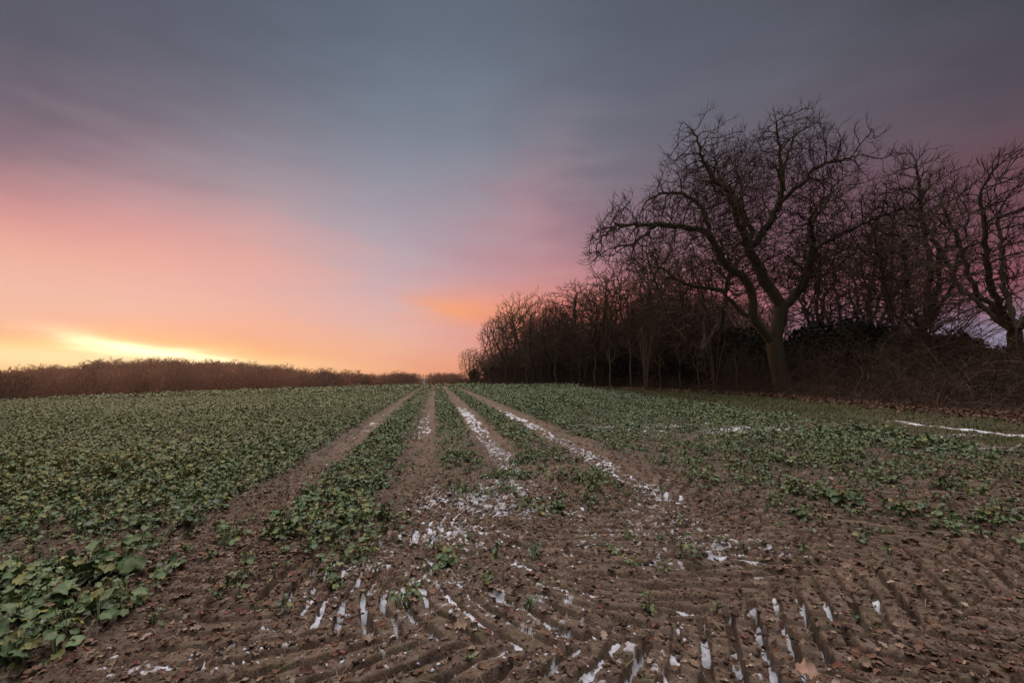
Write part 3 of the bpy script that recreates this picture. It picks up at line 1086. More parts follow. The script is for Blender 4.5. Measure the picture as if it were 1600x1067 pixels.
# ------------------------------------------------------------------ trees
class Skel:
    def __init__(self):
        self.P = []; self.par = []

    def add(self, p, par):
        self.P.append(np.array(p, float)); self.par.append(par)
        return len(self.P) - 1

    def chain(self, pts, start, step, r, jit=.05):
        """polyline of nodes from node 'start' through pts"""
        cur = start
        for q in pts:
            q = np.array(q, float)
            a = self.P[cur]
            n = max(1, int(round(np.linalg.norm(q - a) / step)))
            for i in range(1, n + 1):
                p = a + (q - a) * i / n + (r.normal(0, jit, 3) if i < n else 0)
                cur = self.add(p, cur)
        return cur


def colonize(sk, A, step, infl, kill, iters, r, jit=.25, trop=(0, 0, .08), maxch=3, active=None, inertia=.75):
    P = np.array(sk.P); par = list(sk.par)
    ch = np.zeros(len(P), int)
    for p in par:
        if p >= 0: ch[p] += 1
    cand = np.arange(len(P)) if active is None else np.array(active)
    nd = np.full(len(A), 1e9); ni = np.zeros(len(A), int)

    def upd(idx):
        nonlocal nd, ni
        for c in range(0, len(idx), 256):
            ii = idx[c:c + 256]
            d = np.linalg.norm(A[:, None, :] - P[ii][None], axis=2)
            j = d.argmin(1); dd = d[np.arange(len(A)), j]
            m = dd < nd
            nd = np.where(m, dd, nd); ni = np.where(m, ii[j], ni)
    upd(cand)
    trop = np.array(trop)
    for it in range(iters):
        m = nd < infl
        if not m.any(): break
        u, inv = np.unique(ni[m], return_inverse=True)
        dv = A[m] - P[ni[m]]
        dv /= np.linalg.norm(dv, axis=1)[:, None] + 1e-9
        acc = np.zeros((len(u), 3))
        np.add.at(acc, inv, dv)
        acc /= np.linalg.norm(acc, axis=1)[:, None] + 1e-9
        pu = np.array(par)[u]; pu = np.where(pu < 0, u, pu)
        pd = P[u] - P[pu]; pd /= np.linalg.norm(pd, axis=1)[:, None] + 1e-9
        acc += r.normal(0, jit, acc.shape) + trop + inertia * pd
        acc /= np.linalg.norm(acc, axis=1)[:, None] + 1e-9
        ok = ch[u] < maxch
        u = u[ok]; acc = acc[ok]
        if len(u) == 0: break
        newp = P[u] + acc * step
        i0 = len(P)
        P = np.vstack([P, newp]); par += list(u)
        np.add.at(ch, u, 1)
        ch = np.concatenate([ch, np.zeros(len(u), int)])
        upd(np.arange(i0, len(P)))
        keep = nd > kill
        A = A[keep]; nd = nd[keep]; ni = ni[keep]
        if len(A) == 0: break
    sk.P = list(P); sk.par = par


def add_twigs(sk, r, per_tip, per_side, ln, upb=.25, seg=2, spread=.6, maxdesc=6, centre=None):
    P = np.array(sk.P); par = np.array(sk.par)
    n = len(P)
    desc = np.ones(n)
    for i in range(n - 1, 0, -1):
        if par[i] >= 0: desc[par[i]] += desc[i]
    tips = np.where(desc == 1)[0]
    side = np.where((desc > 1) & (desc <= maxdesc * 4))[0]
    src = np.concatenate([np.repeat(tips, per_tip), r.choice(side, int(len(side) * per_side)) if len(side) else np.array([], int)])
    pp = par[src].copy(); pp[pp < 0] = 0
    d = P[src] - P[pp]
    d /= np.linalg.norm(d, axis=1)[:, None] + 1e-9
    if centre is not None:
        o_ = P[src] - np.array(centre); o_ /= np.linalg.norm(o_, axis=1)[:, None] + 1e-9
        d = d + .55 * o_
    cur = src.copy(); cp = P[src]
    for s in range(seg):
        d = d + r.normal(0, spread if s == 0 else .28, d.shape) + np.array([0, 0, upb])
        d /= np.linalg.norm(d, axis=1)[:, None] + 1e-9
        cp = cp + d * (ln * r.uniform(.55, 1.3, len(src)) / seg)[:, None]
        i0 = len(sk.P)
        sk.P += list(cp); sk.par += list(cur)
        cur = np.arange(i0, i0 + len(src))


def radii(sk, rbase, rtip, taper_tip=.6):
    par = np.array(sk.par); n = len(par)
    tips = np.zeros(n)
    hasch = np.zeros(n, bool)
    hasch[par[par >= 0]] = True
    tips[~hasch] = 1
    for i in range(n - 1, 0, -1):
        if par[i] >= 0: tips[par[i]] += tips[i]
    e = math.log(max(2, tips[0])) / math.log(rbase / rtip)
    rr = rtip * tips ** (1 / e)
    rr[~hasch] *= taper_tip
    return rr


def tubes(P, par, rad, sel, sides):
    """one mesh of tapering tubes for the selected nodes (segment parent -> node)"""
    P = np.asarray(P); par = np.asarray(par)
    idx = np.where(sel & (par >= 0))[0]
    if len(idx) == 0: return np.zeros((0, 3)), np.zeros((0, 4), int)
    n = len(P)
    d = np.zeros((n, 3))
    good = par >= 0
    d[good] = P[good] - P[par[good]]
    d /= np.linalg.norm(d, axis=1)[:, None] + 1e-9
    # main child
    main = np.full(n, -1)
    order = np.argsort(rad[idx])
    main[par[idx[order]]] = idx[order]          # the thickest wins (last)
    dn = d.copy()
    hm = main >= 0
    dn[hm] += d[main[hm]]
    dn[0] = (0, 0, 1)
    dn /= np.linalg.norm(dn, axis=1)[:, None] + 1e-9
    an = np.arange(sides) * 2 * pi / sides

    def ring(c, dirs, rr):
        ref = np.where(np.abs(dirs[:, 1:2]) < .9, np.array([[0.12, 1.0, .05]]), np.array([[1.0, 0, 0]]))
        a = np.cross(dirs, ref); a /= np.linalg.norm(a, axis=1)[:, None] + 1e-9
        b = np.cross(dirs, a)
        return c[:, None, :] + rr[:, None, None] * (a[:, None, :] * np.cos(an)[None, :, None] + b[:, None, :] * np.sin(an)[None, :, None])
    rmap = np.full(n, -1)
    uni = np.unique(np.concatenate([idx, par[idx]]))
    rmap[uni] = np.arange(len(uni))
    R1 = ring(P[uni], dn[uni], rad[uni])
    side = idx[main[par[idx]] != idx]
    R2 = ring(P[par[side]], d[side], np.minimum(rad[side] * 1.25, rad[par[side]]))
    V = np.concatenate([R1, R2]).reshape(-1, 3)
    st = rmap[par[idx]].copy()
    sm = np.full(n, -1); sm[side] = len(uni) + np.arange(len(side))
    st = np.where(sm[idx] >= 0, sm[idx], st)
    en = rmap[idx]
    k = np.arange(sides); k2 = (k + 1) % sides
    Fq = np.stack([st[:, None] * sides + k, st[:, None] * sides + k2, en[:, None] * sides + k2, en[:, None] * sides + k], -1).reshape(-1, 4)
    return V, Fq


def tree_meshes(sk, rbase, rtip, split, mat_t, mat_c, tside=8, cside=3, flare=1.0, flare_h=1.2):
    P = np.array(sk.P)
    rad = radii(sk, rbase, rtip)
    if flare > 1:
        zb = P[0, 2]
        f = 1 + (flare - 1) * np.exp(-(P[:, 2] - zb) / (flare_h / 3))
        rad = np.where(rad > rbase * .5, rad * f, rad)
    par = np.array(sk.par)
    V, Fq = tubes(P, par, rad, rad >= split, tside)
    mt = mesh_np('trunk', V, Fq, mat_t, smooth=True)
    V, Fq = tubes(P, par, rad, rad < split, cside)
    mc = mesh_np('crown', V, Fq, mat_c, smooth=True)
    return mt, mc


def put_tree(meshes, name, label, cat, loc, rz=0, sc=(1, 1, 1), group=None):
    t = empty(name, loc, rz)
    t.scale = sc
    tag(t, label, cat, group)
    for nm, me_ in zip(('trunk', 'crown'), meshes):
        obj(nm, me_, t)
    return t


# ---- the big oak: limbs follow its own shape, in the plane at OAK_Y
OAK_Y = 30.0
ox = at(1222, OAK_Y)
oz = float(T(ox, OAK_Y))


def oakp(px, py, dep=0.0):
    d = ray(px, py)
    k = OAK_Y / d[1]
    return np.array([d[0] * k - ox, dep, CAM_Z + d[2] * k - oz])


r = np.random.default_rng(5)
sk = Skel()
root = sk.add((0, 0, -.25), -1)
tr = sk.chain([oakp(1222, 600), oakp(1217, 575), oakp(1212, 552), oakp(1210, 538)], root, .3, r, .012)
ST = .28


def limb(start, pts, d0, d1, jit=.045):
    n = len(pts)
    return sk.chain([oakp(p[0], p[1], d0 + (d1 - d0) * (i + 1) / n) for i, p in enumerate(pts)], start, ST, r, jit)


def node_near(px, py):
    q = oakp(px, py); P = np.array(sk.P)
    return int(np.argmin(np.hypot(P[:, 0] - q[0], P[:, 2] - q[2])))


LIMB0 = len(sk.P)
lA = limb(tr, [(1198, 527), (1187, 513), (1174, 499)], 0, -.2, .015)
a1 = limb(lA, [(1157, 485), (1143, 468), (1133, 452), (1116, 447), (1092, 444), (1070, 432), (1048, 412), (1030, 408)], -.2, 1.6)
a2 = limb(lA, [(1171, 477), (1165, 451), (1152, 436), (1133, 426), (1116, 411), (1106, 396)], -.2, -1.2)
a3 = limb(a2, [(1098, 384), (1078, 370), (1054, 368), (1012, 365), (984, 369), (951, 369), (925, 377), (914, 390)], -1.2, -2.6)
a4 = limb(a2, [(1092, 355), (1087, 332), (1072, 318), (1059, 309), (1026, 309), (1004, 322)], -1.2, -.6)
limb(node_near(984, 369), [(975, 352), (960, 338), (955, 325)], -2.3, -2.0)
limb(node_near(1012, 365), [(990, 385), (975, 398), (950, 402)], -2.2, -2.4)
limb(node_near(951, 369), [(935, 385), (922, 398)], -2.4, -2.6)
lB = limb(tr, [(1214, 515), (1220, 495), (1222, 480)], 0, .1, .015)
b = limb(lB, [(1210, 455), (1197, 438), (1192, 416), (1183, 400), (1176, 388)], .1, .6, .03)
b1 = limb(b, [(1166, 365), (1153, 345), (1145, 322), (1135, 304), (1122, 296), (1107, 293), (1095, 274), (1081, 256), (1075, 233), (1055, 216)], .6, -1.8)
b1b = limb(node_near(1122, 296), [(1118, 312), (1105, 312), (1096, 300)], -.8, -1.6)
b2 = limb(b, [(1173, 350), (1168, 312), (1161, 287), (1143, 266), (1136, 226), (1134, 200)], .6, 2.2)
b3 = limb(b, [(1191, 372), (1211, 342), (1224, 312), (1229, 292), (1223, 271), (1223, 246), (1219, 213), (1211, 172)], .6, .2)
n1_ = node_near(1224, 312)
b4 = limb(n1_, [(1247, 292), (1262, 271), (1282, 264), (1318, 258)], .4, -1.4)
b5 = limb(node_near(1229, 292), [(1234, 251), (1252, 216), (1264, 193), (1272, 172)], .3, 2.0)
b6 = limb(node_near(1191, 416), [(1182, 390), (1192, 350), (1180, 310), (1186, 270), (1178, 230), (1168, 205)], .5, 3.2)
lC = limb(lB, [(1234, 472), (1251, 446), (1258, 428), (1261, 410), (1261, 394)], .1, -.6, .03)
c1 = limb(lC, [(1276, 383), (1293, 374), (1316, 364), (1336, 355), (1360, 346), (1392, 334)], -.6, -2.2)
c2 = limb(lC, [(1259, 370), (1268, 345), (1290, 325), (1310, 300), (1328, 272)], -.6, 1.2)
c3 = limb(lC, [(1250, 378), (1236, 358), (1244, 335)], -.6, -2.6)
c4 = limb(node_near(1251, 446), [(1262, 432), (1285, 425), (1312, 400), (1345, 390)], -.2, 2.2)
LIMB1 = len(sk.P)
OUT = [(908, 405), (913, 362), (935, 330), (955, 318), (975, 350), (1000, 350), (992, 318), (1010, 280), (1022, 248), (1038, 208), (1085, 200), (1110, 206), (1135, 188), (1150, 202), (1170, 196), (1182, 172), (1205, 160),
       (1222, 160), (1250, 170), (1272, 162), (1292, 190), (1308, 222), (1345, 240), (1345, 285), (1372, 318), (1402, 322), (1398, 352), (1350, 380), (1318, 412), (1280, 432), (1230, 440), (1205, 425), (1180, 440), (1120, 430),
       (1080, 440), (1030, 425), (1060, 380), (1000, 400), (950, 412)]
OUTP = np.array([oakp(p[0], p[1] + 25)[[0, 2]] for p in OUT])


def inside(poly, x, z):
    c = np.zeros(len(x), bool)
    j = len(poly) - 1
    for i in range(len(poly)):
        xi, zi = poly[i]; xj, zj = poly[j]
        m = ((zi > z) != (zj > z)) & (x < (xj - xi) * (z - zi) / (zj - zi + 1e-12) + xi)
        c ^= m
        j = i
    return c


LP = np.array(sk.P)[LIMB0:LIMB1]
A = []
nA = 0
while nA < 11500:
    q = LP[r.integers(0, len(LP), 6000)]
    v = r.normal(0, 1, q.shape); v /= np.linalg.norm(v, axis=1)[:, None]
    q = q + v * (r.random((len(q), 1)) ** .5 * 2.7) * np.array([1, 1.25, 1])
    m = inside(OUTP, q[:, 0], q[:, 2]) & (q[:, 2] > 5.5)
    A.append(q[m]); nA += m.sum()
A = np.vstack(A)[:11500]
colonize(sk, A, .22, 2.0, .28, 70, r, .12, (0, 0, .06), active=np.arange(LIMB0, LIMB1), inertia=.9)
add_twigs(sk, r, 3, .75, .62, .22, 2, .48, centre=(-.5, 0, 6.5))
print('oak nodes', len(sk.P))
oak = tree_meshes(sk, .49, .0085, .05, M_OAK, M_TWIG, 12, 3, 1.32, 1.8)
put_tree(oak, 'oak_tree', 'big bare spreading oak with a thick mossy trunk, tallest tree in the picture', 'tree', (ox, OAK_Y, oz), group='trees along the wood edge')


# ---- template trees for the wood
def gen_tree(seed, H, bole, crad, lean=0, nlimb=5, nA=2600, step=.32, rbase=.22, rtip=.013, twl=.5, split=.045, shape='round', tip=2, side=.5, mats=None, up=.07, limb_up=.9, base_w=.2, top_w=.45):
    r = np.random.default_rng(seed)
    sk = Skel()
    root = sk.add((0, 0, -.3), -1)
    bend = r.normal(0, .12, 2)
    pts = [(bend[0] * z * .3 + .06 * r.normal(), bend[1] * z * .3 + .06 * r.normal(), z) for z in np.linspace(.8, bole, 4)]
    top = sk.chain(pts, root, .35, r, .02)
    s0 = len(sk.P) - 1
    tp = sk.P[top]
    cz = (H + bole * .8) / 2; rz_ = (H - bole * .8) / 2
    for i in range(nlimb):
        a = i * 2 * pi / nlimb + r.normal(0, .35)
        rr_ = crad * r.uniform(.35, .75)
        zt = bole + (H - bole) * r.uniform(.35, .75) * limb_up
        if shape == 'upright':
            rr_ *= .6
        e = np.array([tp[0] + cos(a) * rr_, tp[1] + sin(a) * rr_, zt])
        m1 = tp * .6 + e * .4 + np.array([cos(a), sin(a), -.5]) * crad * .10 + r.normal(0, .15, 3)
        sk.chain([m1, e], top, .35, r, .06)
    if shape in ('upright', 'birch'):
        sk.chain([tp + np.array([r.normal(0, .25), r.normal(0, .25), (H - bole) * q]) for q in (.3, .6, .9)], top, .35, r, .05)
    A = []
    n = 0
    while n < nA:
        q = r.uniform(-1, 1, (nA, 3))
        d = np.linalg.norm(q, axis=1)
        lump = .78 + .3 * vn(np.arctan2(q[:, 1], q[:, 0]) * 2.2 + seed, q[:, 2] * 2.4, seed)
        m = (d < lump) & (r.random(nA) < .35 + .65 * d)
        if shape == 'birch':
            m &= np.hypot(q[:, 0], q[:, 1]) < np.interp(q[:, 2], [-1, -.3, .5, 1], [.35, .85, .7, .18])
        q = q[m]
        q = q * np.array([crad, crad, rz_]) + np.array([tp[0], tp[1], cz])
        A.append(q); n += len(q)
    A = np.vstack(A)[:nA]
    colonize(sk, A, step, step * 7, step * 1.25, 70, r, .13, (0, 0, up), active=np.arange(s0, len(sk.P)))
    add_twigs(sk, r, tip, side, twl, .30, 2, .40, centre=(0, 0, bole + (H - bole) * .25))
    mt, mc = mats or (M_BARK, M_WTWIG)
    return tree_meshes(sk, rbase, rtip, split, mt, mc, 8, 3, 1.25, 1.0)


TPL = {}
TPL['broad'] = [gen_tree(31, 13, 2.6, 6.0, nlimb=6, nA=2400, rbase=.30, twl=.75, tip=2, side=.7),
                gen_tree(32, 13, 3.2, 5.2, nlimb=5, nA=2200, rbase=.27, twl=.75, tip=2, side=.7),
                gen_tree(33, 12, 2.2, 6.4, nlimb=7, nA=2400, rbase=.33, twl=.75, tip=2, side=.7)]
TPL['upright'] = [gen_tree(41, 14, 3.5, 3.3, nlimb=5, nA=1900, rbase=.18, shape='upright', up=.16, twl=.6, tip=3, side=.8),
                  gen_tree(42, 14, 4.2, 2.8, nlimb=4, nA=1700, rbase=.16, shape='upright', up=.16, twl=.6, tip=3, side=.8)]
TPL['birch'] = [gen_tree(51, 14.5, 3.4, 3.4, nlimb=6, nA=2700, step=.30, rbase=.26, rtip=.009, shape='birch', up=.18, twl=.75, tip=3, side=1.3)]
TPL['limby'] = [gen_tree(62, 13, 2.8, 7.0, nlimb=6, nA=3000, step=.27, rbase=.34, rtip=.010, twl=.55, tip=2, side=.9),
                gen_tree(64, 11, 2.4, 5.0, nlimb=6, nA=2000, step=.27, rbase=.22, rtip=.010, twl=.55, tip=2, side=.9)]
TPL['limby'].append(gen_tree(66, 14, 3.6, 5.6, nlimb=7, nA=3000, step=.27, rbase=.33, rtip=.010, twl=.6, tip=2, side=.9, limb_up=1.15, up=.12))
TPL['sapling'] = [gen_tree(71, 7, 3.2, 1.5, nlimb=3, nA=330, step=.28, rbase=.075, rtip=.007, shape='upright', up=.2, twl=.45, split=.022, mats=(M_PALE, M_WTWIG)),
                  gen_tree(72, 6, 2.2, 1.7, nlimb=4, nA=360, step=.28, rbase=.06, rtip=.007, shape='upright', up=.2, twl=.45, split=.022, mats=(M_PALE, M_WTWIG))]


def hazel(seed, H, n, spread, mats):
    """many thin stems from one stool"""
    r = np.random.default_rng(seed)
    sk = Skel()
    root = sk.add((0, 0, -.2), -1)
    for i in range(n):
        a = r.random() * 6.28; l = spread * r.uniform(.3, 1)
        h = H * r.uniform(.7, 1)
        b0 = sk.add((cos(a) * .12, sin(a) * .12, 0), root)
        sk.chain([(cos(a) * l * .35, sin(a) * l * .35, h * .45), (cos(a) * l, sin(a) * l, h)], b0, .35, r, .05)
    s = len(sk.P)
    P = np.array(sk.P)
    A = P[r.integers(s // 3, s, 60 * n)] + r.normal(0, .6, (60 * n, 3)) + np.array([0, 0, .3])
    colonize(sk, A, .26, 1.4, .33, 30, r, .3, (0, 0, .1))
    add_twigs(sk, r, 2, .5, .4)
    return tree_meshes(sk, .16, .007, .020, mats[0], mats[1], 6, 3)


TPL['hazel'] = [hazel(81, 6.5, 7, 2.0, (M_PALE, M_WTWIG)), hazel(82, 5.0, 9, 2.0, (M_BARK, M_WTWIG))]


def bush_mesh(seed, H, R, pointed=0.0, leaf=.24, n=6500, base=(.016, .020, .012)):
    r = np.random.default_rng(seed)
    q = r.normal(0, 1, (n, 3)); q /= np.linalg.norm(q, axis=1)[:, None]
    rad = r.random(n) ** .35
    lump = .70 + .45 * vn(np.arctan2(q[:, 1], q[:, 0]) * 2.5 + 3 * seed, q[:, 2] * 3, seed)
    q = q * (rad * lump)[:, None]
    u = (q[:, 2] + 1) / 2
    sh = 1 - pointed * np.clip(u, 0, 1) * .75
    P = np.stack([q[:, 0] * R * sh, q[:, 1] * R * sh, np.clip(u, 0, 1.1) * H], 1)
    tv = np.array([(-.35, 0, 0), (.35, 0, 0), (.22, .9, .1), (-.22, .9, .1)], np.float32)
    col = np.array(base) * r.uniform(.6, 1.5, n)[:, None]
    V, Fq, C = scatter(tv, np.array([(0, 1, 2, 3)]), P, rot_from(r.random(n) * 6.28, r.normal(.3, .7, n), r.normal(0, .8, n)), r.uniform(.6, 1.3, n) * leaf, col)
    crown = mesh_np('crown', V, Fq, M_EVER, {'col': C})
    sk = Skel()
    root = sk.add((0, 0, -.2), -1)
    top = sk.chain([(0, 0, H * .3)], root, .3, r, .02)
    for i in range(7):
        a = i * .9 + r.normal(0, .2)
        sk.chain([(cos(a) * R * .5, sin(a) * R * .5, H * r.uniform(.5, .85))], top, .3, r, .05)
    return (mesh_np('trunk', *tubes(np.array(sk.P), sk.par, radii(sk, .12, .015), np.ones(len(sk.P), bool), 6), M_BARK, smooth=True), crown)


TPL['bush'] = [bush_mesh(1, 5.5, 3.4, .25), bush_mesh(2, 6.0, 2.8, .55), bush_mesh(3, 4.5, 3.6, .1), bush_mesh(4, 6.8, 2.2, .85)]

H_T = {'broad': (13, 13, 12), 'upright': (14, 14), 'birch': (14.5,), 'limby': (13, 11, 14), 'sapling': (7, 6), 'hazel': (6.5, 5.0), 'bush': (5.5, 6.0, 4.5, 6.8)}


def wood_tree(kind, i, px, Y, top, name, label, rz=None, wide=1.0, group='trees along the wood edge', cat='tree'):
    """a tree of the wood; its height comes from the angle its top is seen at"""
    x = at(px, Y)
    z = float(T(x, Y))
    d = ray(px, top)
    h = CAM_Z + d[2] / d[1] * Y - z
    s = h / H_T[kind][i]
    return put_tree(TPL[kind][i], name, label, cat, (x, Y, z), rng.uniform(0, 6.28) if rz is None else rz, (s * wide, s * wide, s), group)


FRONT = [
    ('limby', 2, 1592, 21.5, 238, 'oak_tree', 'large bare oak cut by the right edge of the picture, with a thick dark trunk', 2.3, 1.0),
    ('birch', 0, 1440, 28, 232, 'bare_tree', 'tall slender bare tree with fine twigs standing right of the big oak', 0.4, .95),
    ('upright', 0, 1400, 33, 300, 'bare_tree', 'thin upright bare tree half hidden by the fine twigged tall one', 1.0, .8),
    ('limby', 1, 1462, 25, 440, 'bare_tree', 'short forked bare tree with pale sky behind, beside the tall slender tree', 2.0, .8),
    ('limby', 1, 1330, 42, 345, 'bare_tree', 'bare tree with crooked limbs just behind the right limb of the big oak', 0.2, .95),
    ('upright', 0, 1362, 46, 352, 'bare_tree', 'dark trunked bare tree between the big oak and the tall slender tree', 1.4, 1.4),
    ('upright', 1, 1288, 47, 362, 'bare_tree', 'bare tree showing under the right side of the big oak crown', 4.4, 1.4),
    ('limby', 0, 1100, 39, 345, 'oak_tree', 'broad bare oak behind the left limb of the big oak', 5.2, .78),
    ('broad', 1, 1058, 46, 392, 'bare_tree', 'twiggy bare tree left of the broad oak behind the big limb', 1.0, .9),
    ('broad', 0, 1000, 50, 386, 'bare_tree', 'dense bare tree under the long low limb of the big oak', 0.0, .8),
    ('upright', 1, 972, 52, 414, 'bare_tree', 'narrow bare tree with brush like top left of the dense one', 2.2, 1.0),
    ('upright', 0, 940, 56, 424, 'bare_tree', 'narrow bare tree with two spiky tops in the middle of the wood edge', 3.2, 1.2),
    ('broad', 2, 916, 58, 454, 'oak_tree', 'bare oak with a thick black trunk halfway along the wood edge', 0.7, .8),
    ('upright', 1, 893, 62, 437, 'bare_tree', 'bare tree with fan shaped top twigs left of the black trunked oak', 0.6, 1.4),
    ('broad', 1, 860, 66, 472, 'bare_tree', 'round headed bare tree at the shoulder of the wood', 3.0, .95),
    ('broad', 0, 835, 69, 455, 'bare_tree', 'dense round bare tree with a pale trunk near the far end of the wood', 4.0, 1.0),
    ('broad', 2, 806, 75, 484, 'bare_tree', 'dense bushy bare tree where the wood drops to the field end', 5.0, .85),
    ('broad', 1, 778, 82, 494, 'bare_tree', 'low leaning bare tree on the outer corner of the wood', 2.0, .75),
    ('limby', 1, 737, 90, 543, 'ivy_tree', 'small ivy grown tree standing off the far end of the wood', 2.6, .9),
    ('sapling', 0, 953, 48, 520, 'sapling', 'thin pale trunked sapling in front of the black trunked oak', None, 1.0),
    ('sapling', 1, 822, 65, 535, 'sapling', 'pale straight sapling at the foot of the dense round tree', None, 1.0),
    ('hazel', 0, 1008, 42, 505, 'hazel_bush', 'pale many stemmed hazel leaning left in front of the dark evergreens', 1.0, .8),
    ('hazel', 0, 1116, 32, 515, 'hazel_bush', 'many stemmed hazel at the left foot of the big oak', 3.2, .7),
    ('hazel', 1, 1178, 30.5, 540, 'hazel_bush', 'pale twisted hazel stems close beside the big oak trunk', 0.0, .7),
    ('hazel', 1, 1540, 18, 552, 'hazel_bush', 'low hazel with spreading pale stems before the right hand evergreens', 4.0, .9),
    ('hazel', 1, 1310, 27, 540, 'hazel_bush', 'low tangled hazel right of the big oak trunk', 2.0, 1.1),
]
SAP = [(790, 76, 528), (868, 62, 505), (905, 57, 515), (930, 54, 490), (985, 47, 500), (1030, 43, 520), (1062, 40, 512), (1090, 35, 530), (1150, 33, 535), (1255, 29, 520), (1385, 26, 525), (1495, 20, 560), (845, 66, 520)]
SAPL = ['leaning sapling at the far corner of the wood', 'slim sapling below the round headed tree at the shoulder', 'slim sapling left of the thick black trunk', 'taller sapling right of the thick black trunk', 'sapling left of the pale leaning hazel',
        'sapling right of the pale leaning hazel', 'sapling before the pointed evergreen at the left end', 'sapling left of the hazel at the oak foot', 'sapling between the hazel and the big oak trunk', 'sapling just right of the big oak trunk',
        'sapling below the thin upright tree', 'small sapling in the thicket under the short forked tree', 'sapling just right of the pale straight one']
for q, ((px, Y, top), lab) in enumerate(zip(SAP, SAPL)):
    FRONT.append(('sapling', q % 2, px, Y, top, 'sapling', lab, None, 1.0))
for kind, i, px, Y, top, nm, lab, rz, wide in FRONT:
    wood_tree(kind, i, px, Y, top, nm, lab, rz, wide)
# ivy on the small tree at the end of the wood
x0 = at(733, 89.6); z0 = float(T(x0, 89.6))
V = []
iv = bush_mesh(9, 3.6, 2.1, .2, .30, 900, (.035, .042, .015))
o = bpy.data.objects['ivy_tree']
c = obj('ivy', iv[1], o)
c.location = (-.8, 0, 1.2)

# rows behind the front
r = np.random.default_rng(77)
k = 0
for row, (offm, nn) in enumerate(((6, 20), (12, 20), (20, 18))):
    for j in range(nn):
        f = (j + r.uniform(.2, .8)) / nn
        s_ = f
        seg = WOOD[5:]
        q = s_ * (len(seg) - 1); a = int(min(q, len(seg) - 2)); p = seg[a] * (1 - q + a) + seg[a + 1] * (q - a)
        d_ = seg[a + 1] - seg[a]; d_ /= np.hypot(*d_)
        nrm_ = np.array([d_[1], -d_[0]])
        p = p + nrm_ * (offm + r.uniform(-2.5, 2.5))
        px = 800 + F * p[0] / p[1]
        if px > 1230 or px < 765: continue
        topy = np.interp(px, [690, 735, 760, 790, 850, 930, 1000, 1100, 1250], [590, 575, 548, 500, 480, 462, 440, 430, 430]) + r.uniform(10, 80)
        kind = ('broad', 'upright', 'broad')[int(r.integers(0, 3))]
        i = int(r.integers(0, len(TPL[kind])))
        wood_tree(kind, i, px, float(p[1]), topy, 'bare_tree', 'bare twiggy tree deep in the dense wood behind its front row', float(r.uniform(0, 6.28)), r.uniform(.85, 1.15), 'trees deep in the wood')
        k += 1
print('deep trees', k)

# evergreens
EV = [(1040, 46, 502, 3), (1075, 48, 522, 1), (1000, 52, 540, 2), (1120, 44, 520, 1), (1160, 42, 524, 0), (1195, 45, 516, 3), (1240, 40, 520, 0), (1275, 38, 512, 1), (1300, 36, 515, 2), (1335, 36, 503, 1), (1370, 34, 507, 0),
      (1400, 33, 514, 3), (1430, 31, 523, 2), (1470, 30, 530, 0), (1500, 31, 526, 1), (1525, 29, 520, 1), (1560, 28, 524, 0), (1590, 27, 518, 1), (1640, 26, 520, 0), (1090, 40, 535, 0), (1210, 36, 540, 2)]
EVL = ['pointed evergreen standing highest at the left end of the dark row', 'second dark evergreen from the left end of the row', 'low evergreen behind the pale leaning hazel', 'dark evergreen behind the hazel at the oak foot',
       'round evergreen just left of the big oak trunk', 'pointed evergreen directly behind the big oak trunk', 'round evergreen just right of the big oak trunk', 'bushy evergreen under the right limb of the big oak',
       'broad evergreen under the crooked tree behind the oak', 'highest evergreen between the big oak and the slender tree', 'evergreen below the dark trunked bare tree', 'pointed evergreen below the thin upright tree',
       'low broad evergreen at the foot of the tall slender tree', 'low evergreen below the patch of pale sky', 'small evergreen right of the short forked tree', 'peaked evergreen left of the right edge oak',
       'round evergreen touching the right edge oak trunk', 'evergreen behind the trunk at the right picture edge', 'evergreen partly cut off by the right picture edge', 'low evergreen under the broad oak left of the big one', 'low broad evergreen in front of the row by the big oak']
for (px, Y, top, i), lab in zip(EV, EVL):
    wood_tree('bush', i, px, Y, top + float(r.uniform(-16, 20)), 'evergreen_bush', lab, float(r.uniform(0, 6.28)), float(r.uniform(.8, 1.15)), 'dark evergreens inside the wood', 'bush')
# brown shrubs that close the foot of the wood
for j in range(46):
    q = (j + r.uniform(.2, .8)) / 46 * (len(WOOD) - 3) + 1.6; a = int(min(q, len(WOOD) - 2)); q = min(q - a, 1)
    p = WOOD[a] * (1 - q) + WOOD[a + 1] * q
    d_ = WOOD[a + 1] - WOOD[a]; d_ /= np.hypot(*d_)
    p = p + np.array([d_[1], -d_[0]]) * r.uniform(2, 7)
    px = 800 + F * p[0] / p[1]
    top = np.interp(px, [690, 760, 850, 1000, 1200, 1400, 1600], [580, 553, 540, 525, 540, 545, 550]) + r.uniform(-6, 18)
    wood_tree('hazel', 1, px, float(p[1]), top, 'bare_shrub', 'twiggy brown shrub in the thicket along the foot of the wood', float(r.uniform(0, 6.28)), 1.3, 'thicket shrubs along the wood foot', 'shrub')
for j in range(22):
    q = (j + r.uniform(.2, .8)) / 22 * 5.5 + 5.0; a = int(min(q, len(WOOD) - 2)); q = min(q - a, 1)
    p = WOOD[a] * (1 - q) + WOOD[a + 1] * q
    d_ = WOOD[a + 1] - WOOD[a]; d_ /= np.hypot(*d_)
    p = p + np.array([d_[1], -d_[0]]) * r.uniform(9, 15)
    px = 800 + F * p[0] / p[1]
    top = np.interp(px, [690, 760, 850, 1000, 1200], [585, 560, 548, 540, 530]) + r.uniform(-4, 14)
    wood_tree('bush', int(r.integers(0, 4)), px, float(p[1]), top, 'evergreen_bush', 'dark holly bush between the trunks deep inside the wood', float(r.uniform(0, 6.28)), 1.6, 'hollies deep in the wood', 'bush')

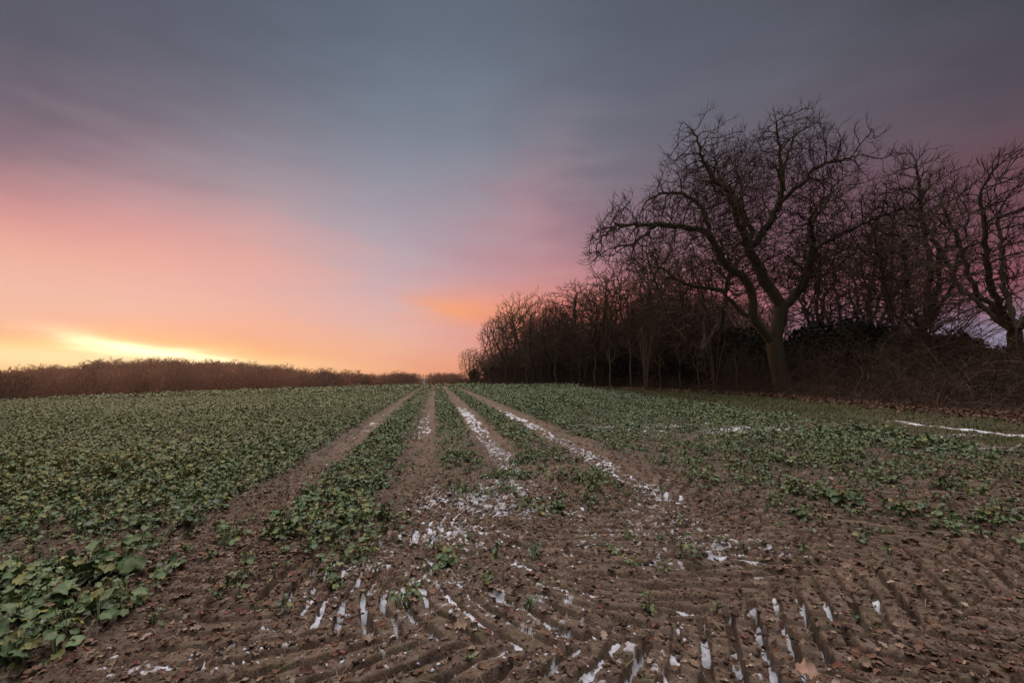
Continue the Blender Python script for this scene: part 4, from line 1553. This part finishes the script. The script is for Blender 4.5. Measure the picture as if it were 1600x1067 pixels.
# bramble and dead stems along the foot of the wood
SV = []; SF = []; SC = []; so_ = 0
r = np.random.default_rng(91)


def arcs(n, x, y, h, ln, rad, col, segs=6, sides=3, droop=1.0):
    """bundles of arching stems as one mesh piece"""
    a = r.random(n) * 6.28
    el0 = r.uniform(.4, 1.35, n)
    P = np.zeros((n, segs + 1, 3))
    P[:, 0] = np.stack([x, y, T(x, y) - .05 + h], 1)
    d = np.stack([np.cos(a) * np.cos(el0), np.sin(a) * np.cos(el0), np.sin(el0)], 1)
    for s in range(segs):
        d = d + r.normal(0, .22, d.shape) - np.array([0, 0, .30 * droop])
        d /= np.linalg.norm(d, axis=1)[:, None]
        P[:, s + 1] = P[:, s] + d * (ln / segs)[:, None]
    fl = P.reshape(-1, 3)
    idx = np.arange(n * (segs + 1)).reshape(n, segs + 1)
    par = np.full(n * (segs + 1), -1); par[idx[:, 1:]] = idx[:, :-1]
    rr = np.repeat(rad[:, None], segs + 1, 1) * np.linspace(1, .45, segs + 1)[None]
    V, Fq = tubes(fl, par, rr.ravel(), np.ones(len(fl), bool), sides)
    uni_c = np.repeat(np.repeat(col, segs + 1, 0), sides, 0)
    return V, Fq, uni_c[:len(V)]


parts = []
n = 75000
x = r.uniform(-14, 26, n); y = r.uniform(9, 96, n)
w_ = wood_side(x, y)
m = (w_ > -.8) & (w_ < 9) & (r.random(n) < np.clip(1.4 * np.exp(-np.abs(w_ - 1) / 4.5), 0, 1))
x, y, w_ = x[m], y[m], w_[m]
k = len(x)
print('brambles', k)
sc = np.clip(.55 + (w_ + .8) * .35, .4, 1.6) * (.55 + .9 * fbm(x * .35, y * .35, 3, 2))
t = r.random(k)[:, None]
col = np.array([.070, .042, .031]) * (1 - t) + np.array([.17, .12, .085]) * t ** 2.5
V, Fq, C = arcs(k, x, y, np.maximum(0, r.normal(0, .35, k)) * sc, 2.9 * sc * r.uniform(.6, 1.3, k), .006 + .007 * r.random(k), col)
me = mesh_np('undergrowth', V, Fq, M_BRAMBLE, {'col': C}, smooth=True)
tag(obj('undergrowth', me), 'tangled brown bramble and dead stems along the foot of the wood', 'undergrowth', kind='stuff')

# ------------------------------------------------------------------ the far wood beyond the field
r = np.random.default_rng(123)


def far_tree_parts(seed, H, bole, crad, conifer=False):
    r = np.random.default_rng(seed)
    sk = Skel()
    root = sk.add((0, 0, -.5), -1)
    top = sk.chain([(0, 0, bole)], root, 1.2, r, .05)
    s0 = len(sk.P) - 1
    if conifer:
        sk.chain([(0, 0, H)], top, .8, r, .04)
    nA = 650
    q = r.normal(0, 1, (nA, 3)); q /= np.linalg.norm(q, axis=1)[:, None]
    q *= (r.random(nA) ** .4)[:, None]
    if conifer:
        q[:, :2] *= (1.1 - (q[:, 2:3] + 1) / 2)
    A = q * np.array([crad, crad, (H - bole * .8) / 2]) + np.array([0, 0, (H + bole * .8) / 2])
    colonize(sk, A, .7, 6, .75, 30, r, .3, (0, 0, .08), active=np.arange(s0, len(sk.P)))
    add_twigs(sk, r, 3, 1.3, .9, .25, 1, .5)
    rad = radii(sk, .24, .05)
    return tubes(np.array(sk.P), np.array(sk.par), rad, np.ones(len(sk.P), bool), 3)


FT = [far_tree_parts(1, 14, 4, 4.2), far_tree_parts(2, 13, 5, 3.8), far_tree_parts(3, 14, 3, 5.0), far_tree_parts(4, 14, 3, 2.4, True)]
fv = []; ff = []; fc = []; fo = 0
spots = []
for s_, gap, hsc in ((112, 4.2, 1.1), (118, 4.2, 1.1), (126, 4.6, 1.12), (136, 5, 1.1), (148, 4.2, .95), (160, 3.8, .85), (173, 3.6, .78), (187, 3.4, .74), (201, 3.4, .72), (216, 3.4, .70), (232, 3.6, .70)):
    # along a line parallel to the far field edge
    for q in np.arange(-260, 130, gap):
        x = -19 + .665 * (q + r.uniform(-2, 2)) - .746 * (s_ + r.uniform(-3, 3)); y = 100 + .746 * q + .665 * s_
        if y < 20: continue
        px = 800 + F * x / y
        if px < -90 or px > 720: continue
        if s_ > 170 and px > 520: continue
        if 652 < px < 672: continue
        spots.append((x, y, px, s_, hsc))
for (x, y, px, s_, hsc) in spots:
    z = float(T(x, y))
    i = int(r.integers(0, 3))
    if s_ > 185 and 170 < px < 480 and r.random() < .7: i = 3
    V, Fq = FT[i]
    sc = hsc * r.uniform(.88, 1.06)
    sc *= np.interp(px, [-90, 60, 180, 380, 470, 560, 720], [.86, .90, 1, 1, .88, .86, .82])
    a = r.random() * 6.28
    R = np.array([[cos(a), -sin(a), 0], [sin(a), cos(a), 0], [0, 0, 1]])
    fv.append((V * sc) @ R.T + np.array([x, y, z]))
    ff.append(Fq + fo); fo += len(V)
    fc.append(np.tile(np.array([.29, .145, .100]) * r.uniform(.7, 1.25), (len(V), 1)))  # sunset flare put into the twig colour: redder and brighter than plain bark
print('far trees', len(spots), 'faces', sum(len(f) for f in ff))
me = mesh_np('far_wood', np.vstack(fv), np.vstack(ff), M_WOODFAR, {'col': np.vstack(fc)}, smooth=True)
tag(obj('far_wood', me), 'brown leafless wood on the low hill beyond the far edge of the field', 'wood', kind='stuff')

# trees of the far wood one can pick out
for (px, Y, top, kind, i, wide, lab) in [(641, 104, 582, 'limby', 1, 1.3, 'small spreading bare tree alone at the far end of the wheel tracks'),
                                         (512, 118, 578, 'broad', 1, 1.2, 'round topped tree rising above the low end of the far wood'),
                                         (574, 116, 585, 'upright', 0, 1.0, 'pale slim tree at the field edge left of the spreading one'),
                                         (228, 84, 588, 'upright', 1, 1.0, 'slim pale trunked tree in front of the far wood below the sunset'),
                                         (10, 78, 580, 'broad', 2, .9, 'dark dense tree at the left picture edge of the far wood')]:
    wood_tree(kind, i, px, Y, top, 'bare_tree', lab, None, wide, 'single trees of the far wood')

# distant tree belts towards the horizon
bv = []; bf = []; bo = 0
for dist_, y0, y1, h in ((420, -420, -60, 9), (640, -700, 60, 10), (1050, -1200, 100, 11)):
    for x in np.arange(y0, y1, 7.0):
        yy = dist_ + r.uniform(-14, 14)
        z = float(T(x, yy))
        V, Fq = FT[int(r.integers(0, 3))]
        sub = np.arange(0, len(Fq), 2)
        bv.append(V * (h / 14 * r.uniform(.7, 1.1)) + np.array([x, yy, z])); bf.append(Fq[sub] + bo); bo += len(V)
V = np.vstack(bv)
me = mesh_np('distant_treeline', V, np.vstack(bf), M_WOODFAR, {'col': np.tile(np.array([.07, .05, .045]), (len(V), 1))}, smooth=True)
tag(obj('distant_treeline', me), 'thin lines of trees on the horizon beyond the far wood', 'treeline', kind='stuff')


# ------------------------------------------------------------------ evening air
hz_v = np.array([(x, y, z) for x in (-2900, 2900) for y in (-60, 1320) for z in (-40, 32)], float)
hz = obj('haze', mesh_np('haze', hz_v, np.array([(0, 1, 3, 2), (4, 6, 7, 5), (0, 4, 5, 1), (2, 3, 7, 6), (0, 2, 6, 4), (1, 5, 7, 3)])))
hm = bpy.data.materials.new('haze')
hm.use_nodes = True
hm.node_tree.nodes.clear()
ho = hm.node_tree.nodes.new('ShaderNodeOutputMaterial')
hv = hm.node_tree.nodes.new('ShaderNodeVolumePrincipled')
hv.inputs['Color'].default_value = (1.0, .84, .74, 1)
hv.inputs['Density'].default_value = .00022
hv.inputs['Anisotropy'].default_value = .75
hm.node_tree.links.new(hv.outputs[0], ho.inputs['Volume'])
hz.data.materials.append(hm)
tag(hz, 'thin warm evening haze over the field', 'haze', kind='stuff')
